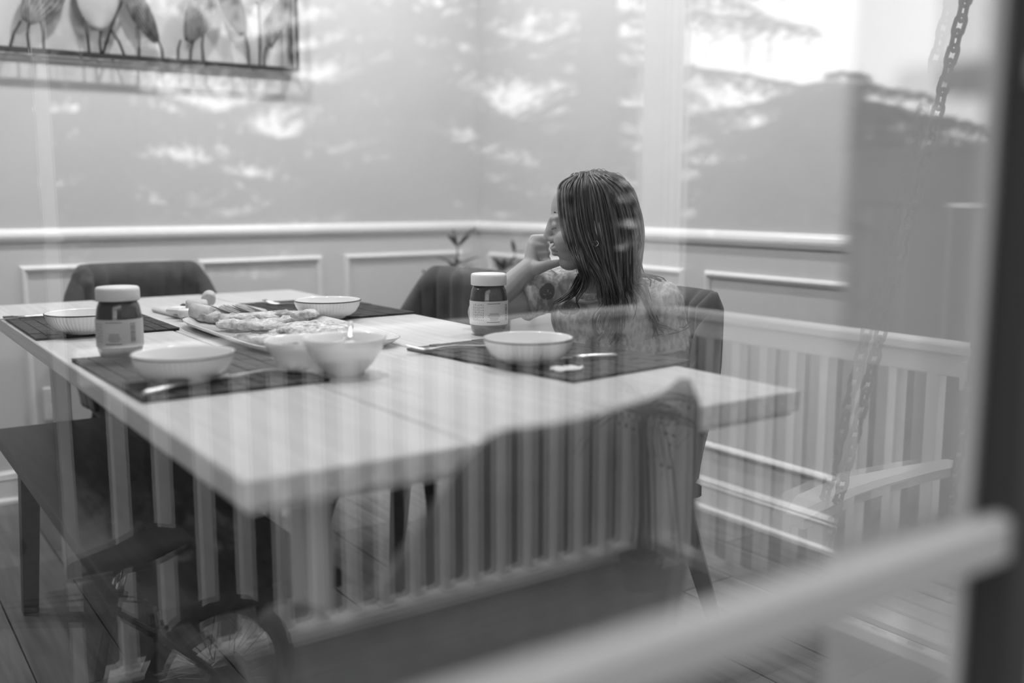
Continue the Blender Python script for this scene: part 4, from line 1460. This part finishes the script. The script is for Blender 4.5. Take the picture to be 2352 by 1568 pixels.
def chain(a, b, n_parent, link=.040, wire=.0042):
    a = Vector(a); b = Vector(b)
    d = (b - a); L = d.length; d.normalize()
    n = int(L / (link * .70))
    r0 = d.cross(Vector((0, 1, 0)) if abs(d.y) < .9 else Vector((1, 0, 0))).normalized()
    r1 = d.cross(r0).normalized()
    mb = MB()
    for i in range(n):
        c = a + d * (L * (i + .5) / n)
        r_ = r0 if i % 2 else r1
        pts = []
        for k in range(13):
            t_ = 2 * math.pi * k / 12
            ll = link / 2 - .011
            px_ = math.cos(t_) * .011; py_ = math.sin(t_) * .011
            py_ += ll if math.sin(t_) > 0 else -ll
            pts.append(c + r_ * px_ + d * py_)
        mb.tube(pts, wire, 6, cap=False)
    return mb.build('chain', M_chain, n_parent, smooth=True)
for s_ in (-1, 1):
    x_ = s_ * (SL / 2 - .01)
    chain((x_, .23, .40), (s_ * .05, .03, 2.61), sw)
    chain((x_, -.27, .40), (s_ * .05, -.03, 2.61), sw)

# ------------------------------------------------------------------ child's bicycle by the railing
def bike():
    hub = Vector((.705, mir(2.25), D))
    t = thing('bicycle', hub, 'small dark bicycle parked on the porch by the railing', 'bicycle', R(180 - 7))
    RW = .192
    # local: x forward, y to the rider's left, z up
    def wheel(cx, name):
        wpt = bpy.data.objects.new(name, None); COL.objects.link(wpt); wpt.parent = t; wpt.location = (cx, 0, RW)
        wpt.empty_display_size = .05
        P = []; Fc = []; n, m = 56, 10
        for i in range(n):
            a = 2 * math.pi * i / n
            for k in range(m):
                b = 2 * math.pi * k / m
                rr = RW - .021 + .021 * math.cos(b)
                if math.cos(b) > .3: rr -= .0025 * ((i + (k % 2)) % 2)
                P.append((rr * math.cos(a), .021 * math.sin(b), rr * math.sin(a)))
        for i in range(n):
            for k in range(m):
                Fc.append((i * m + k, ((i + 1) % n) * m + k, ((i + 1) % n) * m + (k + 1) % m, i * m + (k + 1) % m))
        MB().add(P, Fc).build('tyre', M_tyre, wpt)
        P = []; Fc = []
        sec = [(RW - .045, -.011), (RW - .036, -.013), (RW - .036, .013), (RW - .045, .011), (RW - .049, 0)]
        for i in range(n):
            a = 2 * math.pi * i / n
            for (rr, yy) in sec: P.append((rr * math.cos(a), yy, rr * math.sin(a)))
        q = len(sec)
        for i in range(n):
            for k in range(q):
                Fc.append((i * q + k, ((i + 1) % n) * q + k, ((i + 1) % n) * q + (k + 1) % q, i * q + (k + 1) % q))
        MB().add(P, Fc).build('rim', M_metal_blk, wpt)
        for i in range(20):
            a = 2 * math.pi * i / 20
            s_ = 1 if i % 2 else -1
            a2 = a + (.9 if (i // 2) % 2 else -.9)
            MB().tube([(.016 * math.cos(a2), s_ * .022, .016 * math.sin(a2)), ((RW - .047) * math.cos(a), 0, (RW - .047) * math.sin(a))], .0013, 5) \
                .build('spoke', M_chrome, wpt)
        MB().tube([(0, -.05, 0), (0, .05, 0)], .009, 12).build('axle', M_chrome, wpt)
        MB().tube([(0, -.024, 0), (0, .024, 0)], .018, 16).build('hub_shell', M_metal_blk, wpt)
        # reflector clipped between the spokes
        ra = R(62)
        c = Vector((.105 * math.cos(ra), .0, .105 * math.sin(ra)))
        MB().bar(c + Vector((-.032, 0, .012)), c + Vector((.032, 0, -.012)), .010, .018).build('reflector', M_metal_blk, wpt)
        return wpt
    rw_ = wheel(0, 'rear_wheel')
    wheel(.66, 'front_wheel')
    # sprockets on the right side
    for (rr, yy) in ((.045, -.030), (.038, -.034), (.031, -.038)):
        P = []; n = 44
        for y_ in (yy - .001, yy + .001):
            for k in range(n):
                a = 2 * math.pi * k / n
                q = rr + (.0025 if k % 2 else -.001)
                P.append((q * math.cos(a), y_, q * math.sin(a)))
        Fc = [tuple(range(n)), tuple(range(2 * n - 1, n - 1, -1))] + [(k, (k + 1) % n, n + (k + 1) % n, n + k) for k in range(n)]
        MB().add(P, Fc).build('sprocket', M_metal_blk, rw_)
    P = []; n = 40
    for (rr, yy) in ((.062, -.026), (.062, -.028), (.03, -.028), (.03, -.026)):
        for k in range(n):
            a = 2 * math.pi * k / n
            P.append((rr * math.cos(a), yy, rr * math.sin(a)))
    Fc = []
    for i in range(4):
        for k in range(n):
            Fc.append((i * n + k, i * n + (k + 1) % n, ((i + 1) % 4) * n + (k + 1) % n, ((i + 1) % 4) * n + k))
    MB().add(P, Fc).build('spoke_guard', M_chrome, rw_)
    H_ = Vector((0, 0, RW)); BB = Vector((.30, 0, .20)); ST = Vector((.235, 0, .46)); HT = Vector((.57, 0, .50)); HB = Vector((.60, 0, .40))
    f = MB()
    f.tube([BB, ST], .016, 12); f.tube([ST + Vector((.012, 0, -.05)), HT], .017, 12); f.tube([BB, HB], .019, 12); f.tube([HB, HT + Vector((-.012, 0, .03))], .02, 12)
    for s_ in (-1, 1):
        f.tube([H_ + Vector((0, s_ * .045, 0)), Vector((.14, s_ * .04, .197)), BB + Vector((-.02, s_ * .02, 0))], .009, 9)
        f.tube([H_ + Vector((0, s_ * .045, 0)), Vector((.15, s_ * .034, .345)), ST + Vector((-.004, s_ * .012, -.045))], .008, 9)
        f.tube([Vector((.66, s_ * .05, RW)), Vector((.625, s_ * .045, .33)), HB + Vector((0, s_ * .02, 0))], .010, 9)
    f.build('frame', M_bike, t, smooth=True)
    MB().tube([ST + Vector((.004, 0, -.02)), Vector((.215, 0, .52))], .011, 10).build('seat_post', M_chrome, t, smooth=True)
    MB().tube([Vector((.232, 0, .452)), Vector((.228, 0, .468))], .019, 12).build('seat_clamp', M_metal_blk, t)
    # saddle
    P = []; Fc = []; secs = [(.075, .066, .565, .022), (.085, .06, .568, .02), (.115, .075, .568, .03), (.17, .075, .557, .036), (.22, .052, .55, .034), (.28, .028, .547, .030), (.325, .020, .545, .024), (.34, .012, .54, .012)]
    n = 16
    for (x_, w_, z_, h_) in secs:
        for k in range(n):
            a = 2 * math.pi * k / n
            P.append((x_, w_ * math.cos(a), z_ - .012 + h_ * (math.sin(a) if math.sin(a) > 0 else .8 * math.sin(a))))
    for i in range(len(secs) - 1):
        for k in range(n):
            Fc.append((i * n + k, i * n + (k + 1) % n, (i + 1) * n + (k + 1) % n, (i + 1) * n + k))
    Fc += [tuple(range(n)), tuple(len(P) - n + k for k in range(n))]
    MB().add(P, Fc).build('saddle', M_saddle, t, smooth=True)
    MB().bar((.12, -.012, .52), (.28, -.012, .523), .006, .006).build('saddle_rail', M_chrome, t)
    MB().bar((.12, .012, .52), (.28, .012, .523), .006, .006).build('saddle_rail', M_chrome, t)
    # light under the saddle
    MB().lathe([(.001, 0), (.020, 0), (.023, .012), (.021, .03), (.001, .034)], n=20, cap0=False).build('rear_light', M_metal_blk, t, smooth=True, loc=(.165, 0, .47))
    # handlebar, grips and brake levers
    HBp = [(.50, -.24, .70), (.53, -.16, .705), (.56, -.06, .655), (.565, 0, .65), (.56, .06, .655), (.53, .16, .705), (.50, .24, .70)]
    MB().tube(HBp, .010, 10).build('handlebar', M_chrome, t, smooth=True)
    MB().tube([HT + Vector((-.012, 0, .02)), Vector((.555, 0, .65))], .012, 10).build('stem', M_metal_blk, t)
    for s_ in (-1, 1):
        MB().tube([(.49, s_ * .26, .70), (.52, s_ * .18, .704)], .015, 12).build('grip', M_saddle, t, smooth=True)
        MB().tube([(.545, s_ * .15, .70), (.575, s_ * .19, .685), (.565, s_ * .24, .665)], [.007, .006, .008], 8).build('brake_lever', M_metal_blk, t, smooth=True)
    # crank, pedals, chain
    P = []; n = 56
    for y_ in (-.030, -.033):
        for k in range(n):
            a = 2 * math.pi * k / n
            q = .062 + (.003 if k % 2 else -.001)
            P.append((BB.x + q * math.cos(a), y_, BB.z + q * math.sin(a)))
    MB().add(P, [tuple(range(n)), tuple(range(2 * n - 1, n - 1, -1))] + [(k, (k + 1) % n, n + (k + 1) % n, n + k) for k in range(n)]).build('chainring', M_metal_blk, t)
    for s_ in (-1, 1):
        e = BB + Vector((s_ * .08, s_ * .05, -s_ * .07))
        MB().bar(BB + Vector((0, s_ * .045, 0)), e, .016, .012).build('crank_arm', M_chrome, t)
        MB().box((e.x, e.y + s_ * .04, e.z), (.07, .06, .022), bev=.003).build('pedal', M_saddle, t)
    MB().tube([(0, -.032, RW + .044), (BB.x, -.032, BB.z + .061)], .0035, 6).build('chain_run', M_chrome, t)
    MB().tube([(0, -.032, RW - .044), (BB.x, -.032, BB.z - .061)], .0035, 6).build('chain_run', M_chrome, t)
    # rim brake
    for s_ in (-1, 1):
        MB().bar((.145, s_ * .034, .33), (.155, s_ * .022, .41), .012, .010).build('brake_arm', M_chrome, t)
        MB().box((.142, s_ * .020, .345), (.05, .010, .012)).build('brake_pad', M_saddle, t)
    MB().tube([(.155, -.022, .41), (.19, -.02, .44), (.30, -.012, .475), (.5, -.012, .505)], .0025, 6).build('brake_cable', M_metal_blk, t)
    # kick stand
    MB().tube([(.07, .05, .19), (.11, .17, .0045)], .007, 8).build('kickstand', M_metal_blk, t)
    return t
bike()

# ------------------------------------------------------------------ bare twiggy shrub in a pot near the corner
tw = Vector((2.23, mir(2.46), D))
sh = thing('bare_shrub', tw, 'bare twiggy shrub with hanging berries by the porch corner', 'shrub')
MB().lathe([(.001, 0), (.06, 0), (.075, .10), (.08, .105), (.07, .105), (.066, .09), (.001, .09)], n=24, cap0=False).build('pot', M_soil, sh, smooth=True)
MB().tube([(0, 0, .05), (.008, 0, .25), (-.004, .004, .45), (.004, 0, .66)], [.022, .020, .018, .016], 9).build('trunk', M_twig, sh, smooth=True)
twm = MB(); bm_ = MB()
rs = random.Random(3)
for i in range(26):
    a = rs.uniform(0, 6.28); L = rs.uniform(.18, .42)
    p = Vector((0, 0, rs.uniform(.58, .66))); pts = [p.copy()]
    up = rs.uniform(.2, .9)
    for k in range(7):
        f = (k + 1) / 7
        p = p + Vector((math.cos(a) * L / 7, math.sin(a) * L / 7, (up * (1 - f) - .75 * f) * L / 6)) + Vector((rs.uniform(-.012, .012), rs.uniform(-.012, .012), rs.uniform(-.01, .01)))
        pts.append(p.copy())
        if rs.random() < .4:
            e = p + Vector((rs.uniform(-.04, .04), rs.uniform(-.04, .04), rs.uniform(-.05, .01)))
            twm.tube([p, e], [.0016, .001], 5)
            bm_.ell(e, .0065, seg=8, ring=5)
    twm.tube(pts, [.0045, .004, .0036, .003, .0026, .0022, .0018, .0012], 6)
for i in range(5):                                   # a few long shoots hanging to the deck
    a = rs.uniform(-1.2, .6); q = rs.uniform(.03, .11)
    twm.tube([(0, 0, .64), (q * .6 * math.cos(a), q * .6 * math.sin(a), .60), (q * math.cos(a), q * math.sin(a), .40), (q * 1.35 * math.cos(a), q * 1.3 * math.sin(a), .09)], .0035, 6)
twm.build('twigs', M_twig, sh)
bm_.build('berries', M_berry, sh, smooth=True)['kind'] = 'stuff'
# a longer twig reaching past the end railing
tg = thing('berry_branch', (2.72, mir(2.12), -.8), 'thin leaning shrub stem with berries outside the porch end railing', 'shrub')
tm = MB(); tb = MB()
tm.tube([(0, 0, 0), (.03, .02, .6), (-.04, -.03, 1.05), (-.12, -.10, 1.28), (-.22, -.22, 1.42)], [.012, .010, .007, .004, .0025], 7)
for i in range(16):
    b0 = Vector((-.02 - .01 * i, -.01 - .011 * i, 1.02 + .024 * i))
    e = b0 + Vector((rs.uniform(-.18, .16), rs.uniform(-.18, .14), rs.uniform(-.06, .12)))
    tm.tube([b0, b0.lerp(e, .5) + Vector((0, 0, .015)), e], [.003, .002, .0012], 5)
    for q in range(3):
        ee = b0.lerp(e, .4 + .3 * q); e2 = ee + Vector((rs.uniform(-.02, .02), rs.uniform(-.02, .02), -.022))
        tm.tube([ee, e2], .001, 4); tb.ell(e2, .006, seg=8, ring=5)
tm.build('stem', M_twig, tg)
tb.build('berries', M_berry, tg, smooth=True)['kind'] = 'stuff'

# ------------------------------------------------------------------ board fence beyond the porch end
F0 = Vector((4.15, mir(1.60), 0)); F1 = Vector((5.9, mir(5.85), 0))
fd = (F1 - F0); FL = fd.length; frz = math.atan2(fd.y, fd.x)
fe = thing('garden_fence', (F0.x, F0.y, -.80), 'tall dark board fence with pale upright battens', 'fence', frz)
nb = int(FL / .36)
for i in range(nb):
    MB().box((.36 * (i + .5), 0, .90), (.352, .03, 1.80), bev=.003).build('board', M_fence, fe)
    MB().box((.36 * (i + 1) - .02, .020 if False else -.022, .90), (.016, .014, 1.80)).build('batten', M_batten, fe)
MB().box((FL / 2, 0, 1.94), (FL, .05, .26), bev=.005).build('top_band', M_fence, fe)
MB().box((FL / 2, 0, 2.085), (FL, .09, .03), bev=.004).build('cap', M_fence, fe)

# ------------------------------------------------------------------ firs
def fir(base, height, label, seed, rad, nb_, zmin, blen=.32, step=.010, nl=.034, nw=.0042, crown=.8, lo=1.6):
    g = np.random.default_rng(seed)
    t = thing('fir_tree', base, label, 'tree', 0, 'firs beyond the porch')
    MB().tube([(0, 0, 0), (.03, .02, height * .4), (-.02, .03, height * .8), (0, 0, height)], [.17, .13, .06, .01], 12).build('trunk', M_bark, t, smooth=True)
    wood = MB()
    starts = []; dirs = []; lens = []
    for i in range(nb_):
        f = ((i + g.random()) / nb_) ** lo
        h = zmin + (height - zmin) * f
        Lb = rad * (1 - f) ** crown * g.uniform(.75, 1.12) + .15
        az = i * 2.399 + g.uniform(-.3, .3)
        dxy = np.array([math.cos(az), math.sin(az)])
        ns = max(4, int(Lb / .075))
        pts = []
        lift = g.uniform(-.05, .20)
        for k in range(ns + 1):
            s_ = k / ns
            p = np.array([dxy[0] * Lb * s_, dxy[1] * Lb * s_, h + Lb * (lift * s_ - .42 * s_ * s_ + .16 * s_ ** 3)])
            p[:2] += g.normal(0, .008, 2)
            pts.append(p)
        wood.tube([tuple(p) for p in pts], [max(.004, .022 * (1 - k / ns) * min(1, Lb / 1.2)) for k in range(ns + 1)], 5)
        side = np.array([-dxy[1], dxy[0], 0])
        for k in range(1, ns + 1):
            s_ = k / ns
            fwd = pts[k] - pts[k - 1]; fwd /= np.linalg.norm(fwd)
            for sgn in (-1, 1):
                l = (blen * (1 - .55 * s_) * g.uniform(.7, 1.25)) * (1 if Lb > .8 else .6)
                d = fwd * .55 + side * sgn * .85 + np.array([0, 0, g.uniform(-.35, .1)])
                d /= np.linalg.norm(d)
                starts.append(pts[k]); dirs.append(d); lens.append(l)
                # secondary sprays
                for q in (.45, .75):
                    d2 = d * .6 + fwd * .5 * (1 if g.random() < .6 else -1) + np.array([0, 0, g.uniform(-.6, .0)])
                    d2 /= np.linalg.norm(d2)
                    starts.append(pts[k] + d * l * q); dirs.append(d2); lens.append(l * .55)
            for q in range(2):
                starts.append(pts[k] + side * g.uniform(-.06, .06)); lens.append(g.uniform(.10, .26))
                d3 = np.array([g.uniform(-.45, .45), g.uniform(-.45, .45), -1.0]); dirs.append(d3 / np.linalg.norm(d3))
            if k == ns:
                starts.append(pts[k] - fwd * .05); dirs.append(fwd); lens.append(.16)
    wood.build('branches', M_bark, t)
    starts = np.array(starts); dirs = np.array(dirs); lens = np.array(lens)
    cnt = np.maximum(4, (lens / step).astype(int)) * 3
    idx = np.repeat(np.arange(len(lens)), cnt)
    N = len(idx)
    u = g.random(N)
    droop = -.35 * (u * lens[idx]) ** 2
    P0 = starts[idx] + dirs[idx] * (u * lens[idx])[:, None]
    P0[:, 2] += droop
    dd = dirs[idx]
    a = np.cross(dd, np.array([0.12, 0.07, 1.0])); a /= np.linalg.norm(a, axis=1)[:, None]
    b = np.cross(dd, a)
    th = g.random(N) * 2 * math.pi
    rad_ = a * np.cos(th)[:, None] + b * np.sin(th)[:, None]
    nd = dd * .45 + rad_ * .9
    nd /= np.linalg.norm(nd, axis=1)[:, None]
    tip = P0 + nd * (nl * g.uniform(.7, 1.2, N))[:, None]
    wv = np.cross(nd, dd); wv /= np.maximum(1e-6, np.linalg.norm(wv, axis=1))[:, None]
    V = np.empty((N * 3, 3))
    V[0::3] = P0 - wv * nw; V[1::3] = P0 + wv * nw; V[2::3] = tip
    me = bpy.data.meshes.new('needles')
    me.vertices.add(N * 3); me.vertices.foreach_set('co', V.ravel())
    me.loops.add(N * 3); me.loops.foreach_set('vertex_index', np.arange(N * 3))
    me.polygons.add(N); me.polygons.foreach_set('loop_start', np.arange(0, N * 3, 3))
    me.update(calc_edges=True)
    me.materials.append(M_needle)
    o = bpy.data.objects.new('needles', me); COL.objects.link(o); o.parent = t
    o['kind'] = 'stuff'
    return N
n1 = fir((3.86, mir(4.75), -.8), 6.2, 'large spreading fir with drooping boughs just beyond the porch', 11, 2.15, 120, .25, step=.019, nl=.03)
n2 = fir((1.55, mir(6.8), -.8), 7.0, 'tall dark fir standing over the gravel drive', 5, 2.7, 120, .3, blen=.42, step=.040, nl=.05, nw=.008)
n3 = fir((6.3, mir(4.9), -.8), 2.75, 'low bushy fir behind the board fence', 21, 2.3, 70, .9, crown=.45, lo=1.0)
n4 = fir((5.2, mir(9.6), -.8), 7.5, 'distant fir standing beyond the fence end', 31, 3.2, 90, .6, blen=.5, step=.048, nl=.06, nw=.011)
print('NEEDLES', n1, n2, n3, n4)
